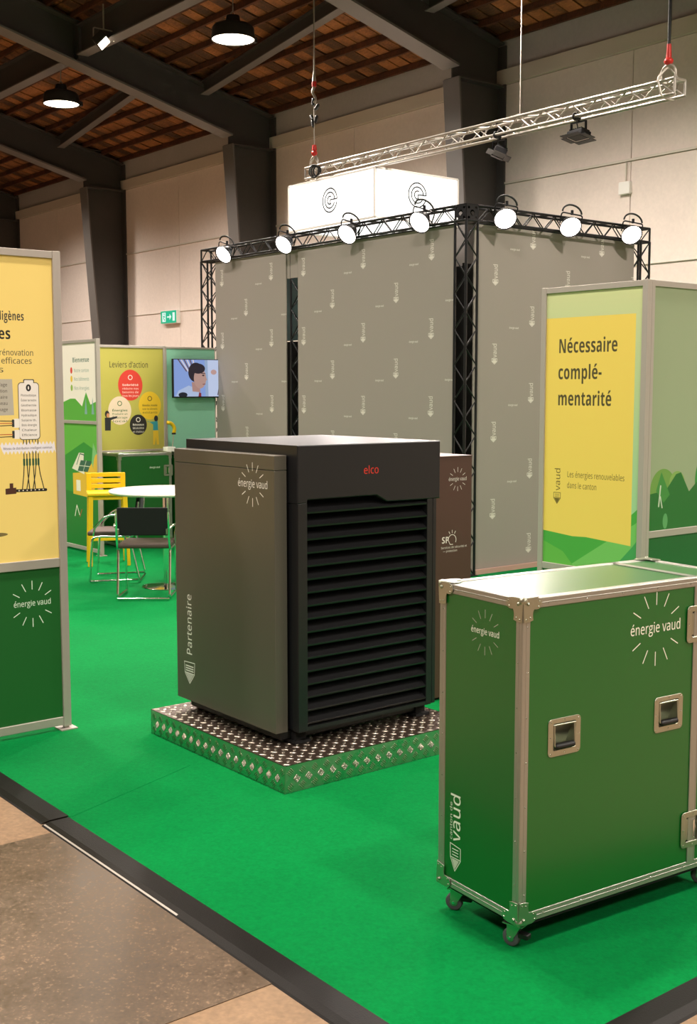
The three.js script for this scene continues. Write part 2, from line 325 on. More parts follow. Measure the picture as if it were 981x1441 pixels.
// ---------------------------------------------------------------- carpet, its edging
{
  const far = thing('carpet', 'bright green carpet spread under the heat pump and the bistro table', 'carpet', [5, 0, -8]);
  part(far, 'carpet_length', metric(ext(shapeOf([[2.012, 1.978], [2.012, 5.5], [1.45, 5.5], [1.45, 13.5], [11, 13.5], [11, 1.978]]), .006).rotateX(-Math.PI / 2)), M.carpet);
  // a shallow crease runs in from the break of the edging
  const A = V(2.02, .006, -4.38), B = V(2.75, .006, -4.655), d = B.clone().sub(A), g = new THREE.CylinderGeometry(.012, .012, d.length(), 8, 1, false);
  g.scale(1, 1, .22).rotateX(Math.PI / 2);
  const cr = new THREE.CylinderGeometry(.011, .011, d.length(), 8); cr.rotateZ(Math.PI / 2); cr.scale(1, .16, 1); cr.rotateY(Math.atan2(-(B.z - A.z), B.x - A.x)); cr.translate((A.x + B.x) / 2, .0058, (A.z + B.z) / 2);
  part(far, 'crease', metric(cr), M.carpet);
  const prof = () => shapeOf([[1.893, 0], [2.012, 0], [2.012, .0105], [1.93, .0105], [1.9, .005]]);
  const e1 = thing('edge_strip', 'long black rubber edging between green carpet and dark speckled floor', 'edge strip', [1.95, 0, -3.1], 'carpet edging');
  part(e1, 'edging', ext(prof(), 4.368 - 1.86).translate(0, 0, -4.368), M.strip);
  part(e1, 'edge_nosing', ext(shapeOf([[1.899, .0056], [1.906, .0078], [1.907, .0068], [1.9, .0045]]), 1.05).translate(0, 0, -4.36), M.frameAlu, 'thin bright metal nosing');
  const e2 = thing('edge_strip', 'black rubber edging running back to the yellow and green display wall', 'edge strip', [1.95, 0, -4.9], 'carpet edging');
  part(e2, 'edging', ext(prof(), 5.5 - 4.384).translate(.006, 0, -5.5), M.strip);
  const e3 = thing('edge_strip', 'black rubber edging in front of the flight case, at the carpet end', 'edge strip', [3, 0, -1.92], 'carpet edging');
  part(e3, 'edging', ext(shapeOf([[1.86, 0], [1.978, 0], [1.978, .0105], [1.9, .0105], [1.868, .005]]), 3.6).rotateY(Math.PI / 2).translate(2.012, 0, 0), M.strip);
}

// ---------------------------------------------------------------- diamond plate platform
const PL = { x0: 2.87, x1: 3.99, z0: -5.225, z1: -4.05, h: .13 };
{
  const t = thing('platform', 'low square platform clad in shiny diamond tread plate under the heat pump', 'platform', [3.43, 0, -4.64]);
  const { x0, x1, z0, z1, h } = PL, e = .003;
  part(t, 'core', box(x0 + .004, x1 - .004, .006, h - .004, z0 + .004, z1 - .004), M.matteBlack);
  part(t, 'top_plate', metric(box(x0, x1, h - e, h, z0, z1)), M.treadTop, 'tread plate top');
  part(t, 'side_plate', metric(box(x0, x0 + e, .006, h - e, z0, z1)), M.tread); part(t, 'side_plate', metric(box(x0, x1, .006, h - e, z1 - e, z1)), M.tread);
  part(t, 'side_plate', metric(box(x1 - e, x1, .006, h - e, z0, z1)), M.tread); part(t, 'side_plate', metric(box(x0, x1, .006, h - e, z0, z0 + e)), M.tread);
  part(t, 'corner_trim', box(x0 - .001, x0 + .004, .006, h + .001, z1 - .004, z1 + .001), M.lug);
  // one lug: four short bars side by side, in the xz plane
  const dome = (L, w) => new THREE.SphereGeometry(.5, 8, 3, 0, Math.PI * 2, 0, Math.PI / 2).scale(L, .008, w);
  const lens = (L, w) => { const g = new THREE.CylinderGeometry(w * .25, w, .0022, 6); g.scale(L / w / 2, 1, .5); return g; };
  const lugTop = dome(.036, .0165), lugSide = merge([-1.5, -.5, .5, 1.5].map((k) => dome(.032, .0062).translate(0, 0, k * .0082)));
  const spots = [];
  const pitch = .06;
  const grid = (u0, u1, v0, v1, cb) => { let r = 0; for (let v = v0; v < v1; v += pitch / 2, r++) for (let u = u0 + (r % 2 ? pitch / 2 : 0); u < u1; u += pitch) cb(u, v, r % 2 ? 1 : -1); };
  const inTop = (x, z) => x < 3.2 || z > -4.36;
  grid(x0 + .02, x1 - .015, z0 + .02, z1 - .012, (u, v, s) => spots.push({ k: inTop(u, v) ? 1 : 2, g: lugTop, p: V(u, h, v), r: [0, s * Math.PI / 4, 0] }));
  const ps = .066;
  const gridS = (u0, u1, cb) => { let r = 0; for (let v = .03; v < h - .012; v += ps / 2, r++) for (let u = u0 + (r % 2 ? ps / 2 : 0); u < u1; u += ps) cb(u, v, r % 2 ? 1 : -1); };
  gridS(z0 + .03, z1 - .012, (u, v, s) => spots.push({ k: 0, g: lugSide, p: V(x0, v, u), face: 'x', s }));
  gridS(x0 + .03, x1 - .012, (u, v, s) => spots.push({ k: 0, g: lugSide, p: V(u, v, z1), face: 'z', s }));
  spots.sort((a, b) => a.k - b.k || camera.position.distanceTo(a.p) - camera.position.distanceTo(b.p));
  const rest = []; const o = V(3.43, 0, -4.64);
  const mat4 = (s) => { const m = new THREE.Matrix4(), q = new THREE.Matrix4().makeRotationY(s.face ? s.s * Math.PI / 4 : s.r[1]);
    if (s.face === 'x') q.premultiply(m.clone().makeRotationZ(Math.PI / 2)); if (s.face === 'z') q.premultiply(m.clone().makeRotationX(Math.PI / 2)); q.setPosition(s.p); return q; };
  spots.forEach((s, i) => {
    const m4 = mat4(s);
    if (i < 300) { const m = new THREE.Mesh(s.g, M.lug); m.name = 'tread_lug'; m.castShadow = m.receiveShadow = true; m.applyMatrix4(m4); m.position.sub(o); t.add(m); }
    else rest.push(s.g.clone().applyMatrix4(m4));
  });
  if (rest.length) { const m = part(t, 'tread_lugs_beneath', merge(rest), M.lug); m.userData.kind = 'stuff'; }
}

// ---------------------------------------------------------------- heat pump
{
  const t = thing('heat_pump', 'large dark grey outdoor heat pump with black louvred front on tread plate platform', 'heat pump', [3.5, PL.h, -4.7]);
  const x0 = 3.08, x1 = 3.915, z0 = -5.19, z1 = -4.23;
  // lid with the notched lower front edge
  const lid = shapeOf([[x0, 1.247], [3.125, 1.247], [3.13, 1.262], [3.535, 1.262], [3.6, 1.228], [x1 + .02, 1.224], [x1 + .02, 1.498], [x0, 1.498]]);
  part(t, 'lid', ext(lid, z1 - z0 - .008, .004).translate(0, 0, z0 + .004), M.pumpDark, 'black lid with red lettering');
  part(t, 'side_wall', box(x0, x0 + .02, .2, 1.24, z0, z1 - .002), M.pumpDark); part(t, 'side_wall', box(x1 - .02, x1, .2, 1.22, z0, z1 - .002), M.pumpDark);
  part(t, 'rear_wall', box(x0, x1, .2, 1.22, z0, z0 + .02), M.pumpDark);
  part(t, 'front_post', rbox(x0 - .001, 3.132, .195, 1.243, z1 - .05, z1 - .004, .003), M.pumpDark); part(t, 'front_post', rbox(3.858, x1 + .002, .2, 1.222, z1 - .05, z1 - .004, .003), M.pumpDark);
  part(t, 'baffle', box(3.1, x1 - .02, .2, 1.24, z1 - .2, z1 - .19), M.pumpDark);
  part(t, 'base_tray', box(3.09, x1 - .01, .19, .215, z0 + .01, z1 - .02), M.black);
  part(t, 'front_rail', box(3.13, 3.86, .196, .214, z1 - .045, z1 - .006), M.pumpDark);
  for (let i = 0; i < 17; i++) {                                    // slanted slats with a rolled front lip
    const y = .228 + i * .0605;
    const s = shapeOf([[0, 0], [.012, -.002], [.014, .006], [.004, .012], [-.055, .052], [-.057, .049]]);
    const g = ext(s, 3.86 - 3.13, 0).rotateY(-Math.PI / 2).translate(3.86, y, z1 - .016);
    const h = ext(s, 3.86 - 3.13, 0); h.rotateY(-Math.PI / 2); h.translate(3.86, y, z1 - .02);
    part(t, 'louver', h, M.louver);
  }
  // grey cladding panel standing proud of the side
  const px = 3.0, pz0 = -5.178, pz1 = -4.302;
  part(t, 'side_panel', rbox(px, px + .068, .188, 1.389, pz0, pz1, .003), M.pumpGrey, 'grey side panel with white lettering');
  part(t, 'panel_cap', rbox(px, px + .068, 1.3905, 1.457, pz0, pz1, .003), M.pumpGrey);
  part(t, 'panel_bracket', box(px + .06, x0 + .005, .24, 1.4, pz0 + .06, pz1 - .03), M.black);
  for (const [x, z] of [[3.13, -5.1], [3.13, -4.33], [3.87, -5.1], [3.87, -4.33]]) part(t, 'foot', merge([box(x - .03, x + .03, PL.h + .012, .192, z - .04, z + .04), box(x - .045, x + .045, PL.h + .002, PL.h + .014, z - .06, z + .06)]), M.matteBlack);
  const rail = part(t, 'base_rail', rbox(3.04, 3.1, .145, .19, -5.12, -4.32, .008), M.black); rail.userData.label = 'black rail under the unit';
  part(t, 'base_rail', rbox(3.15, 3.86, .15, .19, -4.36, -4.3, .008), M.black);
  const sun = alphaPrint(.26, .26, 1800, (P) => sunburst(P, '#fff', .13, .13, .245, .1, .0042));
  decal(t, 'sunburst_lettering', ink(0xf2f0ec, sun), 'nx', px - .0006, 1.318, -4.475, .26, .26);
  const word = alphaPrint(.14, .5, 1600, (P) => {
    P.text('#fff', 'Partenaire', .1, .155, .068, { turn: -Math.PI / 2, width: .315 });
    P.line('#fff', .004, [[.075, .012], [.03, .062], [.025, .118], [.125, .122], [.12, .062], [.075, .012]]);
    P.fill('#aaa', [[.075, .018], [.036, .062], [.114, .062]]); P.line('#fff', .004, [[.03, .064], [.12, .064]]);
    for (const y of [.076, .088, .1]) P.line('#fff', .006, [[.04, y], [.11, y]]);
  });
  decal(t, 'partner_lettering', ink(0xf2f0ec, word), 'nx', px - .0006, .515, -5.06, .14, .5);
  const el = alphaPrint(.13, .06, 2400, (P) => P.text('#fff', 'elco', .065, .016, .05, { align: 'center', width: .094 }));
  decal(t, 'brand_lettering', ink(0xd0301f, el), 'pz', 3.5, 1.374, z1 + .0007, .13, .06);
  decal(t, 'panel_groove', M.black, 'nx', px + .008, 1.3898, -4.74, .86, .003).userData.label = 'dark joint under the cap';
}

// ---------------------------------------------------------------- brown column behind the pump
{
  const t = thing('pedestal', 'narrow brown pedestal with white logos standing behind the heat pump', 'pedestal', [4.55, 0, -4.95]);
  part(t, 'body', rbox(4.4, 4.695, .02, 1.374, -5.13, -4.78, .003), M.brown); part(t, 'top', rbox(4.398, 4.697, 1.374, 1.382, -5.132, -4.778, .002), M.brown);
  part(t, 'plinth', box(4.42, 4.68, .006, .02, -5.11, -4.8), M.matteBlack);
  const a = alphaPrint(.2, .16, 1800, (P) => sunburst(P, '#ddd', .1, .08, .14, .066, .003));
  decal(t, 'sunburst_lettering', ink(0xe6dcd4, a), 'pz', 4.584, 1.25, -4.7794, .2, .16);
  const b = alphaPrint(.24, .16, 1800, (P) => {
    P.text('#fff', 'SP', .02, .06, .05, { bold: true }); P.arc('#fff', .004, .1, .075, .03, -Math.PI, .5); P.line('#fff', .004, [[.07, .075], [.085, .05], [.105, .05]]);
    for (const d of [60, 90, 120]) { const r = d * Math.PI / 180; P.line('#fff', .004, [[.1 + .036 * Math.cos(r), .08 + .036 * Math.sin(r)], [.1 + .05 * Math.cos(r), .08 + .05 * Math.sin(r)]]); }
    P.text('#ddd', 'Services de sécurité et', .015, .028, .017, { width: .2 }); P.text('#ddd', '— protection', .03, .008, .017, { width: .11 });
  });
  decal(t, 'service_lettering', ink(0xe6dcd4, b), 'pz', 4.565, .915, -4.7794, .24, .16);
}

// ---------------------------------------------------------------- printed display walls
// frame in the plane z = c (axis 'x') or x = c (axis 'z'); boards: [y0, y1, material]
function displayWall(name, label, axis, c, u0, u1, top, rails, boards, opt = {}) {
  const mid = (u0 + u1) / 2, t = thing(name, label, 'display panel', axis === 'x' ? [mid, 0, c] : [c, 0, mid], opt.group);
  const w = opt.w ?? .042, d = opt.d ?? .045, B = (a, b, y0, y1, e = d, off = 0) => (axis === 'x' ? rbox(a, b, y0, y1, c - e + off, c + off, .003, 1) : rbox(c - off, c + e - off, y0, y1, a, b, .003, 1));
  const base = opt.base ?? .022;
  part(t, 'post', B(u0, u0 + w, base, top), M.frameAlu); part(t, 'post', B(u1 - w, u1, base, top), M.frameAlu);
  for (const [y0, y1] of rails) part(t, 'rail', B(u0 + w, u1 - w, y0, y1, d - .004, -.002), M.frameAlu);
  for (const [y0, y1, m] of boards) {
    const a = u0 + w - .004, b = u1 - w + .004;
    part(t, 'printed_board', axis === 'x' ? box(a, b, y0, y1, c - .03, c - .012) : box(c + .012, c + .03, y0, y1, a, b), m);
  }
  for (const u of [u0 + w / 2, u1 - w / 2]) {
    const f = axis === 'x' ? merge([box(u - .045, u + .045, .006, .012, c - d - .02, c + .02), box(u - .012, u + .012, .012, base + .01, c - d / 2 - .012, c - d / 2 + .012)]) : merge([box(c - .02, c + d + .02, .006, .012, u - .045, u + .045), box(c + d / 2 - .012, c + d / 2 + .012, .012, base + .01, u - .012, u + .012)]);
    part(t, 'foot', f, M.frameAlu);
  }
  return t;
}
const board = (map, rough = .55) => std({ map, roughness: rough });
{ // left, near
  const u0 = 1.6, w0 = u0 + .038, bw = .988 - .076, by = .897, bh = 2.397 - .897;
  const yl = print(bw, bh, 1100, '#f3d77c', (P) => {
    const x = (X) => X - w0, y = (Y) => Y - by, ctx = P.ctx;
    P.text('#3d372c', 'Les énergies renouvelables indigènes', x(2.395), y(2.085), .058, { align: 'right', bold: true, width: .66 });
    P.text('#17140f', 'en ressources locales', x(2.325), y(1.995), .075, { align: 'right', bold: true, width: .62 });
    P.text('#4a4230', 'une production qui complète la rénovation', x(2.44), y(1.915), .04, { align: 'right', width: .7 }); P.text('#4a4230', 'des réseaux de chaleur plus efficaces', x(2.43), y(1.875), .04, { align: 'right', width: .68 }); P.text('#4a4230', 'et les bâtiments', x(2.285), y(1.833), .04, { align: 'right', width: .5 });
    // grey note, battery card, leads, notice strip, bundle of wires
    P.fill('#b9b3a6', [[x(2.02), y(1.8)], [x(2.325), y(1.8)], [x(2.33), y(1.625)], [x(2.02), y(1.62)]]);
    for (let i = 0; i < 5; i++) P.text('#4c473e', 'mesures ' + ['chauffage', 'isolation', 'solaire', 'réseau', 'stockage'][i], x(2.3), y(1.765 - i * .03), .022, { align: 'right' });
    const rr = (col, a, b, c, d, r) => { ctx.fillStyle = col; ctx.beginPath(); ctx.roundRect(P.X(x(a)), P.Y(y(d)), (c - a) * P.k, (d - b) * P.k, r * P.k); ctx.fill(); };
    rr('#2a241c', 2.382, 1.77, 2.438, 1.8, .006); rr('#2a241c', 2.353, 1.502, 2.463, 1.785, .018); rr('#efe8e2', 2.386, 1.76, 2.434, 1.796, .005); rr('#efe8e2', 2.356, 1.505, 2.46, 1.782, .016);
    P.disc('#111', x(2.408), y(1.758), .013, .017); P.disc('#efe8e2', x(2.408), y(1.758), .004, .009);
    ['Photovoltaïque', 'Éolien terrestre', 'Géothermie', 'Biomasse', 'Hydraulique', 'Solaire th.', 'Bois énergie', 'Chaleur', 'Efficience'].forEach((s, i) => P.text('#3a342c', s, x(2.367), y(1.716 - i * .0245), .015, { width: .08 }));
    for (const [Y, n] of [[1.585, 3], [1.53, 2]]) { rr('#f2ede6', 2.328, Y - .022, 2.356, Y + .022, .003); rr('#1d2a2c', 2.318, Y - .018, 2.33, Y + .018, .002); for (let k = 0; k < n; k++) P.line(k % 2 ? '#c0561f' : '#3a2a1c', .004, [[x(1.9), y(Y - .03 + k * .03)], [x(2.25), y(Y - .012 + k * .012)], [x(2.32), y(Y - .01 + k * .01)]]); }
    const xs = [2.375, 2.39, 2.405, 2.422, 2.437, 2.45];
    xs.forEach((X, i) => { const e = [2.362, 2.4, 2.385, 2.43, 2.418, 2.475][i]; P.line('#1f1b14', .0045, [[x(X), y(1.5)], [x(X), y(1.385)], [x(X + (e - X) * .3), y(1.33)], [x(e), y(1.258)]]); P.line('#1f4d33', .01, [[x(X), y(1.405)], [x(X), y(1.378)]]); });
    P.fill('#efe9f0', Array.from({ length: 60 }, (_, i) => { const a = i / 60 * 2, top = a < 1, f = top ? a : 2 - a; return [x(2.255 + f * .29), y((top ? 1.485 : 1.44) + (i % 2 ? .009 : -.009) + (top ? 0 : 0))]; }));
    P.text('#4a4450', 'Réseau de distribution intelligent commun', x(2.27), y(1.455), .017, { width: .255 });
    P.line('#17130f', .014, [[x(2.33), y(1.252)], [x(2.485), y(1.25)]]); for (let i = 0; i < 7; i++) P.disc('#e8ded0', x(2.345 + i * .021), y(1.252), .0035);
    P.fill('#4a2416', [[x(2.275), y(1.265)], [x(2.33), y(1.268)], [x(2.33), y(1.238)], [x(2.275), y(1.236)]]); P.fill('#4a2416', [[x(2.297), y(1.29)], [x(2.315), y(1.29)], [x(2.315), y(1.265)], [x(2.297), y(1.265)]]);
    P.line('#b5532a', .004, [[x(2.2), y(1.33)], [x(2.235), y(1.26)], [x(2.2), y(1.24)]]); P.disc('#7a6a3c', x(2.19), y(1.04), .09, .012);
  });
  const gr = print(bw, .8, 900, '#176024', (P) => sunburst(P, '#e8f3e4', 2.398 - w0, .669 - .06, .2, .116, .0045));
  displayWall('display_wall', 'yellow over dark green display wall printed with a battery drawing, by the carpet edge', 'x', -5.553, u0, 2.588, 2.432, [[2.394, 2.43], [.853, .9], [.03, .074]], [[.897, 2.397, board(yl, .6)], [.07, .87, board(gr, .5)]]);
}
{ // tall sign panel on the right: two walls that meet in a corner
  const cx = 6.06, z0 = -5.52, z1 = -4.64, b0 = z0 + .038, bw = z1 - z0 - .076;
  const hills = (P, W2, y1, list) => { for (const [col, pts] of list) P.fill(col, pts); };
  const sg = print(bw, 2.41 - .565, 1000, '#bfca92', (P) => {
    const x = (z) => z - b0, y = (Y) => Y - .565, k = P.ctx.createLinearGradient(0, P.Y(y(2.4)), 0, P.Y(y(.8)));
    k.addColorStop(0, '#c9cf97'); k.addColorStop(.25, '#bccb96'); k.addColorStop(1, '#93c893'); P.ctx.fillStyle = k; P.ctx.fillRect(0, 0, 4000, 4000);
    P.fill('#46a23e', [[0, 0], [bw, 0], [bw, y(1.0)], [x(-4.75), y(.94)], [x(-4.9), y(.82)], [x(-5.2), y(.84)], [0, y(.86)]]);
    P.fill('#6fbb5c', [[x(-5.25), 0], [x(-4.95), y(.75)], [x(-4.7), y(.9)], [bw, y(.92)], [bw, y(.66)], [x(-4.85), 0]]);
    P.fill('#3f9a52', [[x(-4.9), 0], [x(-4.72), y(.75)], [bw, y(.8)], [bw, 0]]); P.fill('#5fae45', [[0, 0], [0, y(.72)], [x(-5.3), y(.66)], [x(-5.2), 0]]);
    P.fill('#e8cc5e', [[x(-5.482), y(2.225)], [x(-4.735), y(2.225)], [x(-4.735), y(.752)], [x(-5.1), y(.775)], [x(-5.22), y(.77)], [x(-5.482), y(.79)]]);
    for (const [s, Y, w] of [['Nécessaire', 1.992, .5], ['complé-', 1.818, .375], ['mentarité', 1.644, .46]]) P.text('#4d4527', s, x(-5.372), y(Y), .13, { bold: true, width: w });
    P.text('#6b5c27', 'Les énergies renouvelables', x(-5.275), y(1.165), .055, { width: .48 }); P.text('#6b5c27', 'dans le canton', x(-5.275), y(1.092), .055, { width: .255 });
    shieldWord(P, '#6b5c27', x(-5.36), y(.98), .06, .25, 'vaud', { thin: .004 });
  });
  displayWall('display_wall', 'pale green sign wall with yellow poster reading Nécessaire complémentarité', 'z', cx, z0, z1, 2.43, [[2.39, 2.428], [.525, .57], [.03, .074]], [[.565, 2.41, board(sg, .55)], [.07, .53, M.greenBoard]], { w: .042 });
  const r0 = cx + .045, r1 = 7.05, rw = r1 - r0 - .076;
  const hg = print(rw, 2.41 - .84, 800, '#98a684', (P) => {
    const x = (X) => X - r0 - .038, y = (Y) => Y - .84;
    P.disc('#6d9a45', x(6.29), y(1.1), .13, .14); P.disc('#82a855', x(6.43), y(1.14), .08, .08); P.disc('#2f8a35', x(6.98), y(1.15), .36, .3);
    P.fill('#1c6b27', [[0, 0], [0, y(1.08)], [x(6.32), y(1.1)], [x(6.42), y(1.2)], [x(6.47), y(1.21)], [x(6.56), y(1.08)], [x(6.64), y(1.14)], [x(6.9), y(1.1)], [rw, y(1.15)], [rw, 0]]);
    P.fill('#3d8a3a', [[x(6.22), y(1.1)], [x(6.27), y(1.22)], [x(6.36), y(1.07)], [x(6.3), y(1.02)]]); P.line('#c9d3bf', .012, [[x(6.265), y(1.13)], [x(6.25), y(1.0)]]); P.line('#c9d3bf', .01, [[x(6.265), y(1.06)], [x(6.285), y(.99)]]);
    P.disc('#5aa060', x(6.32), y(.9), .025, .05);
  });
  displayWall('display_wall', 'muted green sign wall with dark green printed hills and leafy bushes', 'x', z1, r0, r1, 2.43, [[2.39, 2.428], [.805, .85], [.03, .074]], [[.845, 2.41, board(hg, .55)], [.07, .81, M.greenBoard]], { w: .03 });
}
{ // far left: white and green wall with houses, then the corner walls
  const z0 = -12.21, z1 = -11.24, b0 = z0 + .03, bw = z1 - z0 - .06;
  const up = print(bw, .83, 900, '#efe8dc', (P) => {
    const x = (z) => z - b0, y = (Y) => Y - 1.42;
    P.text('#5e7a6e', 'Bienvenue', x(-11.83), y(2.045), .07, { bold: true, width: .4 });
    for (const [col, Y, s] of [['#d9463b', 1.96, 'Notre canton'], ['#e9c23a', 1.87, 'Nos bâtiments'], ['#8fb64c', 1.775, 'Nos énergies']]) { P.disc(col, x(-11.86), y(Y), .026, .034); P.text('#8aa39a', s, x(-11.8), y(Y - .02), .05, { width: .36 }); }
    P.fill('#57a83c', [[0, 0], [0, y(1.6)], [x(-11.9), y(1.66)], [x(-11.78), y(1.66)], [x(-11.62), y(1.58)], [x(-11.52), y(1.73)], [x(-11.42), y(1.6)], [x(-11.3), y(1.63)], [bw, y(1.62)], [bw, 0]]);
    for (const X of [-11.53, -11.37]) P.fill('#7fa9a4', [[x(X - .03), y(1.5)], [x(X), y(1.68)], [x(X + .03), y(1.5)]]);
  });
  const lo = print(bw, 1.35, 900, '#2f8f33', (P) => {
    const x = (z) => z - b0, y = (Y) => Y - .05;
    P.fill('#5fb040', [[0, y(1.4)], [bw, y(1.4)], [bw, y(1.1)], [x(-11.6), y(1.2)], [0, y(1.0)]]); P.fill('#7fbf7a', [[x(-11.45), y(.85)], [x(-11.38), y(1.2)], [bw, y(1.05)], [bw, y(.8)]]);
    P.fill('#1d7a2e', [[0, 0], [0, y(.66)], [bw, y(.6)], [bw, 0]]); P.disc('#e0b53c', x(-11.3), y(.9), .09, .18);
    P.fill('#e6b93a', [[x(-11.88), y(.62)], [x(-11.88), y(.85)], [x(-11.55), y(.88)], [x(-11.42), y(.98)], [x(-11.33), y(.8)], [x(-11.4), y(.6)]]);
    P.fill('#e9e2cf', [[x(-11.9), y(.9)], [x(-11.72), y(1.08)], [x(-11.6), y(1.08)], [x(-11.6), y(.85)]]); P.line('#2b5b49', .012, [[x(-11.78), y(.95)], [x(-11.7), y(1.07)], [x(-11.6), y(1.06)], [x(-11.62), y(.9)]]);
    P.fill('#35654f', [[x(-11.76), y(.88)], [x(-11.68), y(1.0)], [x(-11.42), y(1.0)], [x(-11.52), y(.88)]]); P.line('#d9e0c8', .008, [[x(-11.72), y(.94)], [x(-11.47), y(.94)]]); P.line('#d9e0c8', .008, [[x(-11.63), y(.88)], [x(-11.55), y(1.0)]]);
    P.fill('#f0ead8', [[x(-11.8), y(.66)], [x(-11.8), y(.78)], [x(-11.7), y(.78)], [x(-11.7), y(.66)]]); P.line('#f0ead8', .014, [[x(-11.85), y(.38)], [x(-11.8), y(.5)], [x(-11.74), y(.4)]]); P.line('#b5532a', .012, [[x(-11.73), y(.38)], [x(-11.68), y(.46)]]);
    P.fill('#d8d2cf', [[x(-11.52), y(.3)], [x(-11.52), y(.58)], [x(-11.44), y(.6)], [x(-11.42), y(.3)]]);
  });
  displayWall('display_wall', 'narrow white and green display wall printed with a yellow house, behind the yellow stool', 'z', 5.61, z0, z1, 2.275, [[2.24, 2.272], [1.385, 1.42], [.03, .07]], [[1.41, 2.245, board(up)], [.06, 1.39, board(lo)]], { w: .035 });
  const x0 = 5.66, x1 = 6.975, w = x1 - x0 - .06;
  const lv = print(w, 1.2, 900, '#b4ad4f', (P) => {
    const x = (X) => X - x0 - .03, y = (Y) => Y - 1.05;
    P.text('#2c2a16', 'Leviers d’action', x(6.5), y(2.02), .095, { align: 'center', width: .5, bold: false });
    const bub = (col, X, Y, r, ry, tc, s) => { P.disc(col, x(X), y(Y), r, ry); P.arc(tc, .009, x(X), y(Y + ry * .5), .025, 0, 6.3); s.forEach((q, i) => P.text(tc, q, x(X), y(Y - .01 - i * .042), .034, { align: 'center', width: r * 1.35, bold: i === 0 })); };
    bub('#d23a2b', 6.515, 1.815, .155, .18, '#f4d8cf', ['Sobriété', 'réduire nos', 'besoins de', 'tous les jours']);
    bub('#e5bd27', 6.762, 1.575, .145, .165, '#5c4b14', ['Rénovation, économie', 'isoler les bâtiments', 'existants']);
    bub('#e4cfb6', 6.375, 1.52, .145, .165, '#4c6b3c', ['Énergies', 'Produire un', 'Éclairage', 'local']);
    bub('#1f1b17', 6.608, 1.35, .11, .12, '#e6e0d6', ['Réseaux', 'Mobilité', 'et chaleur']);
    P.disc('#23201c', x(6.215), y(1.48), .028, .04); P.disc('#c98a5e', x(6.225), y(1.465), .018, .026); P.fill('#1d2024', [[x(6.185), y(1.44)], [x(6.25), y(1.44)], [x(6.34), y(1.455)], [x(6.34), y(1.435)], [x(6.26), y(1.41)], [x(6.255), y(1.29)], [x(6.185), y(1.29)]]);
    P.disc('#1b1e26', x(6.84), y(1.42), .026, .036); P.fill('#2f93a0', [[x(6.79), y(1.385)], [x(6.86), y(1.39)], [x(6.865), y(1.28)], [x(6.8), y(1.28)], [x(6.8), y(1.35)], [x(6.73), y(1.395)], [x(6.73), y(1.38)]]); P.fill('#e3bd2e', [[x(6.8), y(1.28)], [x(6.865), y(1.28)], [x(6.875), y(1.11)], [x(6.845), y(1.11)], [x(6.835), y(1.2)], [x(6.82), y(1.11)], [x(6.795), y(1.11)]]);
    P.disc('#2f6f8f', x(6.02), y(1.63), .012); P.disc('#d2662b', x(6.12), y(1.085), .014);
  });
  displayWall('display_wall', 'olive yellow display wall reading Leviers d’action with four round bubbles', 'x', -12.2, x0, x1, 2.255, [[2.222, 2.252], [1.03, 1.06], [.03, .07]], [[1.05, 2.225, board(lv)], [.06, 1.035, M.greenBoard]], { w: .032 });
  displayWall('display_wall', 'plain teal display wall carrying the television', 'x', -12.2, 6.977, 7.66, 2.25, [[2.225, 2.248], [.03, .07]], [[.06, 2.23, M.teal]], { w: .012 });
}

// ---------------------------------------------------------------- television, gooseneck lamp, far cases
{
  const t = thing('television', 'flat television showing a dark haired person, on the teal wall', 'television', [7.37, 1.88, -12.15]);
  const x0 = 7.03, x1 = 7.71, y0 = 1.652, y1 = 2.108;
  part(t, 'housing', rbox(x0, x1, y0, y1, -12.165, -12.13, .006), M.black); part(t, 'wall_bracket', box(7.25, 7.5, 1.76, 2.0, -12.2, -12.165), M.black);
  const img = print(.66, .434, 900, '#a9c0ee', (P) => {
    P.fill('#8ea9e6', [[0, 0], [.44, 0], [.44, .434], [0, .434]]); P.fill('#c9d6f4', [[.44, 0], [.66, 0], [.66, .434], [.44, .434]]); P.fill('#9fb6d8', [[.43, 0], [.47, 0], [.46, .434], [.42, .434]]);
    for (let i = 0; i < 6; i++) P.line(i % 2 ? '#e8dfe6' : '#6d5a66', .016, [[.06 + i * .04, .434], [.17 + i * .025, .3]]);
    P.fill('#b7c8ea', [[.02, 0], [.06, .07], [.2, .13], [.34, .08], [.36, 0]]); P.fill('#b88f86', [[.25, .06], [.24, .17], [.34, .17], [.36, .05]]); P.fill('#8b2f3a', [[.33, 0], [.34, .05], [.37, .04], [.37, 0]]);
    P.disc('#2b2430', .3, .285, .105, .115); P.disc('#c09a90', .355, .215, .085, .12); P.disc('#2b2430', .33, .33, .095, .06); P.disc('#c09a90', .3, .22, .018, .03); P.fill('#c09a90', [[.43, .245], [.455, .195], [.42, .185]]); P.disc('#3a2a2c', .4, .25, .016, .009); P.line('#2b2430', .008, [[.375, .275], [.425, .272]]); P.line('#8a4a4c', .009, [[.395, .145], [.425, .148]]);
    P.disc('#c9a29c', .545, .29, .04, .03); for (let i = 0; i < 4; i++) P.line('#5a4a5c', .012, [[.6 + i * .015, .02], [.64 + i * .01, .2]]); P.disc('#1f2430', .12, .02, .06, .03);
  });
  part(t, 'screen', new THREE.PlaneGeometry(x1 - x0 - .02, y1 - y0 - .024).translate((x0 + x1) / 2, (y0 + y1) / 2 + .003, -12.1285), std({ color: 0x000000, emissive: 0xffffff, emissiveMap: img, emissiveIntensity: .9, roughness: .3 }));
  const l = new THREE.RectAreaLight(0xb9c8f0, .5, .64, .42); l.position.set(0, 0, .035); l.lookAt(7.37, 1.88, 0); t.add(l);
}
